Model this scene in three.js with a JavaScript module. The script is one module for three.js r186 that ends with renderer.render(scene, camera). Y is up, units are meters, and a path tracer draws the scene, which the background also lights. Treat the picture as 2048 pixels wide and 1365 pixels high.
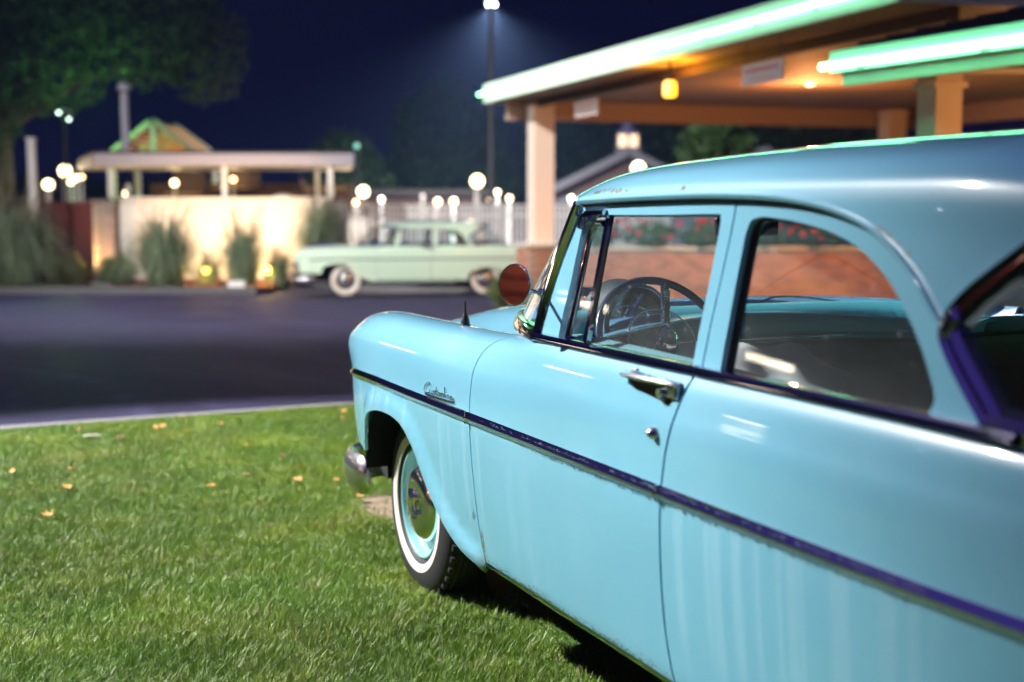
import * as THREE from 'three';
import { RoundedBoxGeometry } from 'three/addons/geometries/RoundedBoxGeometry.js';
import { mergeGeometries } from 'three/addons/utils/BufferGeometryUtils.js';
import { ImprovedNoise } from 'three/addons/math/ImprovedNoise.js';
import { RectAreaLightUniformsLib } from 'three/addons/lights/RectAreaLightUniformsLib.js';

// ================= camera, sky, lamps of the car park, exposure =================
const scene = new THREE.Scene();
const camera = new THREE.PerspectiveCamera(28.37, 1024 / 682, 0.1, 600);
camera.position.set(0, 1.414, 0);
camera.rotation.set(-5.763 * Math.PI / 180, 0, 0);
camera.focus = 4.05;
camera.userData.fStop = 1.75;

const renderer = new THREE.WebGLRenderer({ antialias: true });
renderer.toneMapping = THREE.LinearToneMapping;
renderer.toneMappingExposure = 1;
renderer.shadowMap.enabled = true;
RectAreaLightUniformsLib.init();

{ // night sky: navy at the horizon, a little violet town light higher up
  const W = 16, H = 128, data = new Float32Array(W * H * 4);
  for (let j = 0; j < H; j++) {
    const e = Math.max(0, Math.sin(((j + .5) / H - .5) * Math.PI)), t = Math.min(1, e / .8), k = t * t * t * (3 - 2 * t);
    for (let i = 0; i < W; i++) data.set([.0006 + .052 * k, .0007 + .040 * k, .008 + .23 * k, 1], (j * W + i) * 4);
  }
  const sky = new THREE.DataTexture(data, W, H, THREE.RGBAFormat, THREE.FloatType);
  sky.mapping = THREE.EquirectangularReflectionMapping; sky.minFilter = sky.magFilter = THREE.LinearFilter; sky.needsUpdate = true;
  scene.background = sky; scene.environment = sky;
}
const MOON = new THREE.DirectionalLight(0xbfd0ff, .02);
MOON.position.set(-20, 30, 10); MOON.castShadow = true; MOON.name = 'moon'; scene.add(MOON, MOON.target);
const LAMP_COLOR = [1, .97, .93];
const LAMPS = [            // car-park lamps: x, z, height of the head, candela, which way the arm reaches, half-angle of the beam, where it aims
  { x: -10.4, z: -8.2, h: 9.4, cd: 2600, arm: .55, cone: .360, pen: .30, aim: [9.3, 1.25] },
  { x: -12.0, z: -9.8, h: 12.5, cd: 3200, arm: .5, cone: .55, pen: .75, aim: [9.6, -19.6] },
  { x: -.66, z: -43, h: 7.79, cd: 4400, arm: -1.57, cone: 1.38, pen: 1, aim: [0, -1] },
  { x: -25, z: -13, h: 7.6, cd: 1250, arm: 0, cone: .56, pen: .8, aim: [26, -12] },
];
scene.fog = new THREE.FogExp2(new THREE.Color().setRGB(.30, .50, 1), .00042);

// ================= helpers =================
const rng = (seed) => () => { seed = (seed + 0x6d2b79f5) | 0; let t = Math.imul(seed ^ (seed >>> 15), 1 | seed); t = (t + Math.imul(t ^ (t >>> 7), 61 | t)) ^ t; return ((t ^ (t >>> 14)) >>> 0) / 4294967296; };
const V = (x, y, z) => new THREE.Vector3(x, y, z);
const perlin = new ImprovedNoise();
const fbm = (x, y, z, n = 4) => { let s = 0, a = .5; for (let i = 0; i < n; i++) { s += a * perlin.noise(x, y, z); x = x * 2.03 + 7.1; y = y * 2.03 + 3.7; z = z * 2.03 + 1.3; a *= .5; } return s; };
const used = {};
function numbered(name) { const n = used[name] = (used[name] ?? -1) + 1; return n ? name + '_' + String(n).padStart(3, '0') : name; }
function thing(name, label, category, [x, y, z] = [0, 0, 0], turn = 0, group) {
  const o = new THREE.Group(); o.name = numbered(name); scene.add(o); o.position.set(x, y, z); o.rotation.y = turn;
  tag(o, label, category, group); return o;
}
function tag(o, label, category, group, kind) {
  if (label) o.userData.label = label; if (category) o.userData.category = category; if (group) o.userData.group = group; if (kind) o.userData.kind = kind;
  return o;
}
function part(name, geometry, material, parent) {
  const m = new THREE.Mesh(Array.isArray(geometry) ? merge(geometry) : geometry, material);
  m.name = name; m.castShadow = m.receiveShadow = true; parent.add(m); return m;
}
function solo(name, geometry, material) { const m = part(numbered(name), geometry, material, scene); return m; }
function structure(name, geometry, material, label) { return tag(solo(name, geometry, material), label, null, null, 'structure'); }
function merge(list) {
  const keep = ['position', 'normal', 'uv', ...(list.every((g) => g.attributes.color) ? ['color'] : [])];
  return mergeGeometries(list.map((g) => {
    g = g.index ? g.toNonIndexed() : g;
    if (!g.attributes.uv) g.setAttribute('uv', new THREE.BufferAttribute(new Float32Array(g.attributes.position.count * 2), 2));
    const c = new THREE.BufferGeometry(); for (const k of keep) c.setAttribute(k, g.attributes[k]); return c;
  }));
}
function box(w, h, d, x = 0, y = 0, z = 0, r = 0) {
  const g = r ? new RoundedBoxGeometry(w, h, d, 2, r) : new THREE.BoxGeometry(w, h, d); g.translate(x, y, z); return g;
}
function cyl(r0, r1, h, x = 0, y = 0, z = 0, n = 20) { const g = new THREE.CylinderGeometry(r1, r0, h, n); g.translate(x, y, z); return g; }
function ball(r, x = 0, y = 0, z = 0, n = 20) { const g = new THREE.SphereGeometry(r, n, Math.round(n * .7)); g.translate(x, y, z); return g; }
function tube(points, r, n = 0, sides = 8, closed = false) {
  const c = new THREE.CatmullRomCurve3(points.map((p) => p.isVector3 ? p : V(...p)), closed, 'centripetal');
  return new THREE.TubeGeometry(c, n || Math.max(4, points.length * 4), r, sides, closed);
}
function bar(a, b, r, sides = 8) {          // straight round bar from a to b
  const A = V(...a), B = V(...b), g = new THREE.CylinderGeometry(r, r, A.distanceTo(B), sides);
  g.applyQuaternion(new THREE.Quaternion().setFromUnitVectors(V(0, 1, 0), B.clone().sub(A).normalize())); g.translate(...A.add(B).multiplyScalar(.5)); return g;
}
function plank(a, b, w, t) {                // rectangular bar from a to b: w across (roughly upward), t thick
  const A = V(...a), B = V(...b), L = A.distanceTo(B), g = new THREE.BoxGeometry(L, w, t), m = new THREE.Matrix4(), X = B.clone().sub(A).normalize();
  let Z = V(0, 1, 0); if (Math.abs(X.y) > .95) Z = V(0, 0, 1); const N = X.clone().cross(Z).normalize(); m.makeBasis(X, N.clone().cross(X), N); g.applyMatrix4(m); g.translate(...A.add(B).multiplyScalar(.5)); return g;
}
function mirrored(g) {
  const c = g.clone(), p = c.attributes.position, n = c.attributes.normal;
  for (let i = 0; i < p.count; i++) { p.setZ(i, -p.getZ(i)); if (n) n.setZ(i, -n.getZ(i)); }
  if (c.index) { const a = c.index.array; for (let i = 0; i < a.length; i += 3) { const t = a[i]; a[i] = a[i + 1]; a[i + 1] = t; } }
  else for (const k in c.attributes) { const a = c.attributes[k], s = a.itemSize; for (let i = 0; i < a.count; i += 3) for (let j = 0; j < s; j++) { const t = a.array[i * s + j]; a.array[i * s + j] = a.array[(i + 1) * s + j]; a.array[(i + 1) * s + j] = t; } }
  return c;
}
function spline(points, per = 5, closed = false) {   // dense 2D polyline through points
  const n = points.length, out = [], at = (i) => closed ? points[(i + n) % n] : points[Math.min(n - 1, Math.max(0, i))];
  for (let i = 0; i < (closed ? n : n - 1); i++) for (let k = 0; k < per; k++) {
    const t = k / per, [a, b, c, d] = [at(i - 1), at(i), at(i + 1), at(i + 2)];
    out.push([0, 1].map((j) => .5 * (2 * b[j] + (c[j] - a[j]) * t + (2 * a[j] - 5 * b[j] + 4 * c[j] - d[j]) * t * t + (3 * b[j] - a[j] - 3 * c[j] + d[j]) * t ** 3)));
  }
  if (!closed) out.push(points[n - 1]);
  return out;
}
function clipHalf(poly, axis, value, sign) {
  const out = [], n = poly.length;
  for (let i = 0; i < n; i++) {
    const a = poly[i], b = poly[(i + 1) % n], da = sign * (a[axis] - value), db = sign * (b[axis] - value);
    if (da >= 0) out.push(a);
    if (da * db < 0) { const t = da / (da - db), p = [0, 0]; p[axis] = value; p[1 - axis] = a[1 - axis] + (b[1 - axis] - a[1 - axis]) * t; out.push(p); }
  }
  return out;
}
// A sheet: the region poly (in the surface's own u, v) cut out of the surface F(u, v) -> [x, y, z], with its edge folded back by skirt metres.
function sheet(poly, F, { du = .04, dv = .25, skirt = .012, out = [0, .4, -1], uvOf = (p) => [(p[0] + 4.4) / 5.4, (p[1] - .2) / 1.45] } = {}) {
  const P = [], N = [], T = [], I = [], seen = new Map(), O = V(...out);
  const normal = (u, v) => {
    const e = .004, f = .02, a = F(u + e, v), b = F(u - e, v), c = F(u, v + f), d = F(u, v - f);
    const n = V(a[0] - b[0], a[1] - b[1], a[2] - b[2]).cross(V(c[0] - d[0], c[1] - d[1], c[2] - d[2]));
    if (n.lengthSq() < 1e-20) n.copy(O); n.normalize(); return n.dot(O) < 0 ? n.negate() : n;
  };
  const vertex = (u, v) => {
    const k = Math.round(u * 1e5) + '_' + Math.round(v * 1e5); let i = seen.get(k);
    if (i === undefined) { const p = F(u, v), n = normal(u, v); i = P.length / 3; P.push(...p); N.push(n.x, n.y, n.z); T.push(...uvOf(p)); seen.set(k, i); }
    return i;
  };
  let u0 = 1e9, u1 = -1e9; for (const p of poly) { u0 = Math.min(u0, p[0]); u1 = Math.max(u1, p[0]); }
  const nu = Math.max(1, Math.ceil((u1 - u0) / du));
  for (let i = 0; i < nu; i++) {
    const a = u0 + (u1 - u0) * i / nu, b = u0 + (u1 - u0) * (i + 1) / nu, strip = clipHalf(clipHalf(poly, 0, a, 1), 0, b, -1);
    if (strip.length < 3) continue;
    let v0 = 1e9, v1 = -1e9; for (const p of strip) { v0 = Math.min(v0, p[1]); v1 = Math.max(v1, p[1]); }
    for (let j = Math.floor(v0 / dv); j * dv < v1; j++) {
      const cell = clipHalf(clipHalf(strip, 1, j * dv, 1), 1, (j + 1) * dv, -1).filter((p, k, l) => { const q = l[(k + 1) % l.length]; return Math.abs(p[0] - q[0]) + Math.abs(p[1] - q[1]) > 1e-6; });
      if (cell.length < 3) continue;
      const ids = cell.map((p) => vertex(p[0], p[1])), faces = cell.length === 3 ? [[0, 1, 2]] : THREE.ShapeUtils.triangulateShape(cell.map((p) => new THREE.Vector2(p[0], p[1] * .1)), []);
      for (const f of faces) { const [x, y, z] = f.map((q) => ids[q]); if (x !== y && y !== z && x !== z) I.push(x, y, z); }
    }
  }
  for (let i = 0; i < I.length; i += 3) {   // wind every face with its normals
    const [a, b, c] = [I[i], I[i + 1], I[i + 2]], g = (k) => V(P[k * 3], P[k * 3 + 1], P[k * 3 + 2]), A = g(a), n = g(b).sub(A).cross(g(c).sub(A));
    if (n.x * N[a * 3] + n.y * N[a * 3 + 1] + n.z * N[a * 3 + 2] < 0) { I[i + 1] = c; I[i + 2] = b; }
  }
  if (skirt) {
    const n = poly.length, edge = [];
    for (let i = 0; i < n; i++) { const a = poly[i], b = poly[(i + 1) % n], A = F(...a), B = F(...b), m = Math.max(1, Math.ceil(Math.hypot(A[0] - B[0], A[1] - B[1], A[2] - B[2]) / .03)); for (let k = 0; k < m; k++) edge.push([a[0] + (b[0] - a[0]) * k / m, a[1] + (b[1] - a[1]) * k / m]); }
    const m = edge.length, rows = edge.map(([u, v]) => { const p = V(...F(u, v)), q = normal(u, v); return [p, p.clone().addScaledVector(q, -skirt)]; });
    for (let i = 0; i < m; i++) {
      const [a, b] = rows[i], [c, d] = rows[(i + 1) % m], q = c.clone().sub(a).cross(b.clone().sub(a)).normalize(), at = P.length / 3;
      for (const w of [a, b, c, d]) { P.push(w.x, w.y, w.z); N.push(q.x, q.y, q.z); T.push(...uvOf([w.x, w.y, w.z])); }
      I.push(at, at + 2, at + 1, at + 1, at + 2, at + 3);
    }
  }
  const g = new THREE.BufferGeometry();
  g.setAttribute('position', new THREE.Float32BufferAttribute(P, 3)); g.setAttribute('normal', new THREE.Float32BufferAttribute(N, 3)); g.setAttribute('uv', new THREE.Float32BufferAttribute(T, 2)); g.setIndex(I);
  return g;
}
// A moulding: profile [[outward, across], ...] (closed) swept along points with outward directions; capped.
function sweep(points, outs, profile, scale = () => 1, keep = false) {
  const n = points.length, m = profile.length, P = [], I = [];
  const pts = points.map((p) => p.isVector3 ? p : V(...p));
  for (let i = 0; i < n; i++) {
    const t = pts[Math.min(n - 1, i + 1)].clone().sub(pts[Math.max(0, i - 1)]).normalize(), o = outs[i].isVector3 ? outs[i].clone() : V(...outs[i]);
    o.addScaledVector(t, -o.dot(t)).normalize(); const b = t.clone().cross(o), s = scale(i / (n - 1)); if (!keep && b.y < 0 && Math.abs(t.y) < .7) b.negate();
    for (const [q, w] of profile) { const p = pts[i].clone().addScaledVector(o, q * s).addScaledVector(b, w * s); P.push(p.x, p.y, p.z); }
  }
  for (let i = 0; i < n - 1; i++) for (let j = 0; j < m; j++) { const a = i * m + j, b = i * m + (j + 1) % m; I.push(a, b, a + m, b, b + m, a + m); }
  for (let j = 1; j < m - 1; j++) { I.push(0, j + 1, j); const e = (n - 1) * m; I.push(e, e + j, e + j + 1); }
  let g = new THREE.BufferGeometry(); g.setAttribute('position', new THREE.Float32BufferAttribute(P, 3)); g.setIndex(I);
  g = g.toNonIndexed(); g.computeVertexNormals(); return creased(g, .7);
}
function creased(g, limit) {                // smooth normals except across sharp edges
  const p = g.attributes.position, n = p.count, map = new Map(), fn = [];
  for (let i = 0; i < n; i += 3) { const a = V().fromBufferAttribute(p, i), b = V().fromBufferAttribute(p, i + 1), c = V().fromBufferAttribute(p, i + 2); fn.push(b.sub(a).cross(c.sub(a))); }
  for (let i = 0; i < n; i++) { const k = [p.getX(i), p.getY(i), p.getZ(i)].map((q) => Math.round(q * 2e4)).join(); if (!map.has(k)) map.set(k, []); map.get(k).push(i); }
  const N = new Float32Array(n * 3), cs = Math.cos(limit);
  for (const ids of map.values()) for (const i of ids) { const f = fn[Math.floor(i / 3)], fl = f.clone().normalize(), s = V(0, 0, 0); for (const j of ids) { const h = fn[Math.floor(j / 3)]; if (h.clone().normalize().dot(fl) > cs) s.add(h); } s.normalize(); N.set([s.x, s.y, s.z], i * 3); }
  g.setAttribute('normal', new THREE.BufferAttribute(N, 3)); return g;
}
function texture(w, h, f, { srgb = true, repeat } = {}) {   // f(u, v) -> [r, g, b] in 0..1 (already display values when srgb)
  const d = new Uint8Array(w * h * 4);
  for (let y = 0; y < h; y++) for (let x = 0; x < w; x++) { const c = f((x + .5) / w, (y + .5) / h); for (let k = 0; k < 3; k++) d[(y * w + x) * 4 + k] = Math.max(0, Math.min(255, Math.round(c[k] * 255))); d[(y * w + x) * 4 + 3] = 255; }
  const t = new THREE.DataTexture(d, w, h); t.wrapS = t.wrapT = THREE.RepeatWrapping; t.magFilter = t.minFilter = THREE.LinearFilter; if (srgb) t.colorSpace = THREE.SRGBColorSpace; if (repeat) t.repeat.set(...repeat); t.needsUpdate = true; return t;
}
const toS = (x) => x <= .0031308 ? 12.92 * x : 1.055 * x ** (1 / 2.4) - .055;
const lin = (r, g, b) => new THREE.Color().setRGB(r, g, b);
const std = (o) => new THREE.MeshStandardMaterial(o), phys = (o) => new THREE.MeshPhysicalMaterial(o);
const wrapNoise = (u, v, f, seed = 0) => { const a = 2 * Math.PI * u, b = 2 * Math.PI * v, r = f / (2 * Math.PI); return fbm(Math.cos(a) * r + seed, Math.sin(a) * r + Math.cos(b) * r * .71, Math.sin(b) * r + seed * .37); };

// ---------- body surfaces of the sedan: x forward from the front axle, y up, lat outward ----------
const clamp = (x, a = 0, b = 1) => Math.min(b, Math.max(a, x));
const sstep = (a, b, x) => { const t = clamp((x - a) / (b - a)); return t * t * (3 - 2 * t); };
const mix = (a, b, t) => a + (b - a) * t;
function keys(list) {                       // smooth monotone interpolation through [x, value] pairs
  const n = list.length, d = [], m = [];
  for (let i = 0; i < n - 1; i++) d.push((list[i + 1][1] - list[i][1]) / (list[i + 1][0] - list[i][0]));
  for (let i = 0; i < n; i++) m.push(i === 0 ? d[0] : i === n - 1 ? d[n - 2] : d[i - 1] * d[i] <= 0 ? 0 : 2 * d[i - 1] * d[i] / (d[i - 1] + d[i]));
  return (x) => {
    if (x <= list[0][0]) return list[0][1];
    if (x >= list[n - 1][0]) return list[n - 1][1];
    let i = 0; while (x > list[i + 1][0]) i++;
    const h = list[i + 1][0] - list[i][0], t = (x - list[i][0]) / h, t2 = t * t, t3 = t2 * t;
    return list[i][1] * (2 * t3 - 3 * t2 + 1) + h * m[i] * (t3 - 2 * t2 + t) + list[i + 1][1] * (3 * t2 - 2 * t3) + h * m[i + 1] * (t3 - t2);
  };
}
function crom(pts, v) {                     // Catmull-Rom through control points, v in index units
  const n = pts.length - 1, i = Math.min(n - 1, Math.max(0, Math.floor(v))), t = v - i;
  const p1 = pts[i], p2 = pts[i + 1], p0 = i > 0 ? pts[i - 1] : [2 * p1[0] - p2[0], 2 * p1[1] - p2[1]], p3 = i < n - 1 ? pts[i + 2] : [2 * p2[0] - p1[0], 2 * p2[1] - p1[1]];
  const f = (a, b, c, d) => 0.5 * (2 * b + (c - a) * t + (2 * a - 5 * b + 4 * c - d) * t * t + (3 * b - a - 3 * c + d) * t * t * t);
  return [f(p0[0], p1[0], p2[0], p3[0]), f(p0[1], p1[1], p2[1], p3[1])];
}
const kW = keys([[-4.25, .80], [-4.1, .85], [-3.7, .88], [-3.2, .92], [-2.7, .942], [-2.2, .945], [-.4, .945], [.1, .938], [.4, .922], [.6, .895], [.72, .86], [.79, .81]]);
const kC = keys([[-4.25, .90], [-4.1, .99], [-3.8, 1.03], [-3.2, 1.055], [-2.7, 1.064], [-1.3, 1.064], [-1.0, 1.036], [-.6, 1.020], [-.1, 1.013], [.3, 1.006], [.5, .996], [.65, .978], [.74, .945], [.79, .90]]);
const kE = keys([[-4.2, .06], [-3.2, .052], [-2.8, .053], [-1.3, .055], [-1.0, .066], [-.5, .08], [.3, .088], [.7, .095]]);
const kV = keys([[-4.2, .0], [-3.0, .0], [-1.2, .0], [-.9, .03], [-.4, .06], [.3, .06], [.7, .03]]);
const kH = keys([[-4.25, .93], [-4.0, 1.0], [-3.4, 1.06], [-1.2, 1.07], [-.5, 1.055], [0, 1.045], [.4, 1.02], [.65, .97], [.79, .90]]);
const kShear = keys([[.30, -.07], [.62, -.045], [.76, -.05], [.82, -.005], [.86, .025], [.92, .02], [1.0, 0]]);
const sectionCache = new Map();
function section(x) {
  const key = Math.round(x * 20000);
  let s = sectionCache.get(key);
  if (s) return s;
  const w = kW(x), c = kC(x), e = kE(x), dv = kV(x), h = kH(x), y9 = c - .045, f = (q) => .78 + (y9 - .78) * q, hl = w - 4.4 * e;
  s = [[w - .125, .252], [w - .07, .288], [w - .042, .33], [w - .027, .42], [w - .012, .55], [w - .002, .68], [w, Math.min(.78, .745 + (y9 - .745) * .4)], [w - .003, Math.max(f(.417), .745 + (y9 - .745) * .6)], [w - .012, Math.max(f(.75), .745 + (y9 - .745) * .8)], [w - .5 * e, y9],
    [w - e, c - .012], [w - 1.75 * e, c], [w - 2.65 * e, c - .004 - dv * .15], [w - 3.6 * e, c - .012 - dv * .6], [hl, c - .012 - dv], [hl * .66, mix(c - .012 - dv, h, .72)], [hl * .33, mix(c - .012 - dv, h, .97)], [0, h]];
  sectionCache.set(key, s);
  return s;
}
function lower(x, v) {                      // [X, y, lat] on the lower body
  const p = crom(section(x), v);
  return [x + kShear(p[1]) * sstep(.3, .78, x), p[1], p[0]];
}
function vAt(x, y) { let a = 0, b = 11; for (let i = 0; i < 26; i++) { const m = (a + b) / 2; if (crom(section(x), m)[1] < y) a = m; else b = m; } return (a + b) / 2; }
const latUpper = (y) => .885 - (y - 1.062) * .17;   // door frames and glass
// roof skin: s runs along the car, v from the belt (0) to the middle of the roof (10)
const roofRef = [[.897, 1.058], [.8835, 1.15], [.8665, 1.25], [.8495, 1.35], [.836, 1.43], [.812, 1.474], [.755, 1.511], [.63, 1.541], [.43, 1.563], [.21, 1.576], [0, 1.58]];
const kRise = keys([[-2.1, 1], [-1.9, .96], [-1.7, .87], [-1.55, .72], [-1.42, .42], [-1.34, .14]]);
const kTail = keys([[-3.64, .02], [-3.55, .22], [-3.42, .5], [-3.25, .76], [-3.05, .92], [-2.9, .975], [-2.75, 1]]);
const kNarrow = keys([[-3.64, .55], [-3.5, .74], [-3.35, .85], [-3.15, .935], [-2.95, .978], [-2.7, .997], [-2.5, 1]]);
function roof(s, v) {
  const p = crom(roofRef, v);
  let y = p[1] > 1.43 ? 1.43 + (p[1] - 1.43) * kRise(s) : p[1];
  y = 1.06 + (y - 1.06) * kTail(s);
  return [s + .44 * (1 - Math.pow(Math.min(1, Math.abs(p[0]) / .84), 4.5)) * sstep(-2.0, -1.34, s), y, p[0] * kNarrow(s)];
}
function roofV(s, y) { let a = 0, b = 7; for (let i = 0; i < 26; i++) { const m = (a + b) / 2; if (roof(s, m)[1] < y) a = m; else b = m; } return (a + b) / 2; }

// ================= materials =================
const M = {};
{
  const r = rng(5), bands = Array.from({ length: 400 }, () => r());
  const n1 = (x, s) => fbm(x, s * 3.1, s, 3);
  const spots = [];
  const scatter = (x, y, n, sx, sy, size, col) => { for (let i = 0; i < n; i++) spots.push([x + (r() - .5 + r() - .5) * sx, y + (r() - .5 + r() - .5) * sy, size * (.4 + r()), col]); };
  const RUST = [.26, .25, .13], CHIP = [.12, .3, .36];
  scatter(-.852, .40, 26, .008, .035, .0028, RUST); scatter(-.852, .385, 14, .012, .012, .0035, RUST); scatter(-.862, .345, 10, .004, .03, .002, [.4, .4, .2]);
  scatter(-.80, .47, 14, .012, .02, .003, CHIP); scatter(-.83, .335, 30, .05, .02, .0025, [.5, .62, .72]);
  scatter(-1.5, 1.450, 34, .12, .007, .0022, RUST); scatter(-1.42, 1.446, 22, .03, .003, .0022, RUST); scatter(-1.86, 1.452, 8, .008, .002, .003, [.1, .12, .15]);
  for (const [x, y] of [[-2.585, 1.368], [-2.61, 1.357], [-2.635, 1.343], [-2.66, 1.326], [-2.69, 1.305], [-2.715, 1.283]]) scatter(x, y, 16, .014, .008, .0026, [.40, .40, .36]); scatter(-1.2, .336, 60, .3, .002, .0022, [.15, .16, .12]); scatter(-1.7, .336, 40, .25, .002, .002, [.15, .16, .12]);
  const W = 2048, H = 1024, d = new Uint8Array(W * H * 4), rough = new Uint8Array(W * H * 4);
  for (let j = 0; j < H; j++) for (let i = 0; i < W; i++) {
    const x = (i + .5) / W * 5.4 - 4.4, y = (j + .5) / H * 1.45 + .2;
    let c = [.165, .432, .575];
    const cloud = fbm(x * 1.6, y * 2.2, 4.2, 4) * .12; c = c.map((q) => q * (1 + cloud));
    let film = 0;
    if (y < .765) {                                   // dried dew film under the side moulding, washed through by runs
      const under = sstep(.30, .34, y) * (1 - sstep(.75, .765, y));
      const run = n1(x * 17, 2.3), fine = n1(x * 70, 6.1), drop = .47 + .22 * n1(x * 9, 8.4);
      const broad = sstep(-.02, .16, run + fine * .25) * sstep(drop - .12, drop + .04, y);
      const low = sstep(.0, .35, n1(x * 120, 3.3) + .5 * n1(x * 40, 5.5)) * (1 - sstep(.36, .56 + .1 * n1(x * 14, 1.2), y));
      const quarter = sstep(-3.0, -2.75, x) * (1 - sstep(-2.06, -1.98, x)), door = sstep(-1.9, -1.2, x) * .35 + sstep(-1.1, -.9, x) * .4;
      film = under * (broad * (quarter * .85 + (1 - quarter) * door) + low * .55 * sstep(-2.2, -1.9, x));
    } else film = .25 * sstep(.1, .5, fbm(x * 3, y * 4, 9.1, 3) + .2) * (1 - sstep(1.0, 1.05, y));
    c = c.map((q, k) => q + ([.34, .56, .68][k] - q) * film * .26);
    const o = (j * W + i) * 4;
    for (let k = 0; k < 3; k++) d[o + k] = Math.round(255 * toS(c[k]));
    rough[o] = rough[o + 1] = rough[o + 2] = Math.round(255 * (.34 + .22 * film)); d[o + 3] = rough[o + 3] = 255;
  }
  for (const [x, y, s, col] of spots) {
    const px = (x + 4.4) / 5.4 * W, py = (y - .2) / 1.45 * H, rx = Math.max(.8, s / 5.4 * W), ry = Math.max(.8, s / 1.45 * H);
    for (let j = Math.floor(py - ry); j <= py + ry; j++) for (let i = Math.floor(px - rx); i <= px + rx; i++) if (i >= 0 && j >= 0 && i < W && j < H) for (let k = 0; k < 3; k++) { const o = (j * W + i) * 4 + k; d[o] = d[o] * .25 + 255 * toS(col[k] * .6) * .75; }
  }
  const mk = (a, srgb) => { const t = new THREE.DataTexture(a, W, H); t.magFilter = t.minFilter = THREE.LinearFilter; if (srgb) t.colorSpace = THREE.SRGBColorSpace; t.needsUpdate = true; return t; };
  M.bluePaint = phys({ name: 'turquoise paint', map: mk(d, true), roughnessMap: mk(rough, false), roughness: 1, clearcoat: 1, clearcoatRoughness: .045 });
}
M.mintPaint = phys({ name: 'mint paint', color: lin(.56, .72, .56), roughness: .4, clearcoat: .9, clearcoatRoughness: .07 });
M.chrome = std({ name: 'chrome', color: lin(.78, .76, .80), metalness: 1, roughness: .09 });
M.bumperChrome = std({ name: 'weathered chrome', color: lin(.74, .73, .76), metalness: 1, roughness: .26 });
M.wornChrome = std({ name: 'worn chrome', color: lin(.62, .58, .68), metalness: 1, roughness: .06 });
M.blackMetal = std({ name: 'black metal', color: lin(.015, .015, .018), roughness: .45 });
M.under = std({ name: 'underbody', color: lin(.012, .012, .013), roughness: .9 });
M.rubber = std({ name: 'rubber', color: lin(.018, .018, .022), roughness: .62 });
M.seal = std({ name: 'window rubber', color: lin(.02, .016, .02), roughness: .5 });
M.whiteRubber = std({ name: 'white rubber', color: lin(.72, .66, .58), roughness: .6 });
M.glass = phys({ name: 'window glass', color: lin(.90, .94, .93), roughness: .0, transmission: 1, thickness: 0, ior: 1.5 });
{ // side windows: dust, thicker towards the lower edge, and a few wiped smears
  const t = texture(1024, 512, (u, v) => { const x = u * 5.4 - 4.4, y = v * 1.45 + .2, n = fbm(x * 5, y * 5, 3, 4), f = fbm(x * 40, y * 40, 8, 2), low = 1 - sstep(1.05, 1.25, y), smear = sstep(.25, .5, fbm(x * 2 + y * 5, y * 1.5 - x, 6, 3)); const q = .984 - .016 * Math.max(0, n) - .022 * low * (.6 + n) - .02 * smear - (f > .36 ? .08 : 0); return [q, q, q]; }, { srgb: false });
  M.sideGlass = phys({ name: 'dusty window glass', color: lin(.86, .92, .94), roughness: 0, transmission: 1, transmissionMap: t, thickness: 0, ior: 1.52 }); }
M.dash = phys({ name: 'dashboard paint', color: lin(.05, .30, .36), roughness: .5, clearcoat: .25, clearcoatRoughness: .3 });
M.doorCard = std({ name: 'door card', color: lin(.08, .22, .24), roughness: .7 });
M.wheelPlastic = phys({ name: 'steering wheel plastic', color: lin(.016, .03, .06), roughness: .25, clearcoat: .6 });
M.dial = std({ name: 'dial', color: lin(.008, .018, .024), roughness: .6 });
M.seat = std({ name: 'seat cloth', color: lin(.20, .24, .22), roughness: .9, bumpScale: .0012, bumpMap: texture(128, 128, (u, v) => { const q = .5 + .25 * Math.sin(u * 2 * Math.PI * 24) + .25 * Math.sin(v * 2 * Math.PI * 24); return [q, q, q]; }, { srgb: false }) });
M.carpet = std({ name: 'carpet', color: lin(.03, .035, .035), roughness: 1 });
M.headliner = std({ name: 'headliner', color: lin(.3, .3, .28), roughness: .95 });
M.lens = phys({ name: 'lamp lens', color: lin(.85, .88, .9), roughness: .12, metalness: .2, clearcoat: 1 });
M.redLens = phys({ name: 'red lens', color: lin(.4, .01, .01), roughness: .2, clearcoat: 1 });
M.mirror = std({ name: 'mirror glass', color: lin(.82, .8, .8), metalness: 1, roughness: .03 });

// ================= ground =================
const gy = (d) => -.48 * clamp((d - 7) / 21);           // height of the car park, d metres ahead of the camera
const EDGE = [[-30, 7.0], [-3.22, 8.5], [-1.2, 9.72], [1.4, 11.3], [2.6, 13.5], [2.4, 18], [1.6, 22.6], [-.25, 23.4]];   // lawn edge: x, d
const kEdge = (x) => { for (let i = 1; i < 4; i++) if (x <= EDGE[i][0]) { const t = (x - EDGE[i - 1][0]) / (EDGE[i][0] - EDGE[i - 1][0]); return EDGE[i - 1][1] + (EDGE[i][1] - EDGE[i - 1][1]) * t; } return 11.3; };
const CAR = { x: .41447, z: -5.15144, a: 23.394 * Math.PI / 180 };
const toCar = (x, z) => { const dx = x - CAR.x, dz = z - CAR.z, s = Math.sin(CAR.a), c = Math.cos(CAR.a); return [-dx * s - dz * c, -(dx * c - dz * s)]; };   // forward, leftwards
const lawnHeight = (x, z) => gy(-z) + .012 + .010 * fbm(x * .9, z * .9, 3.3, 3);
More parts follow.
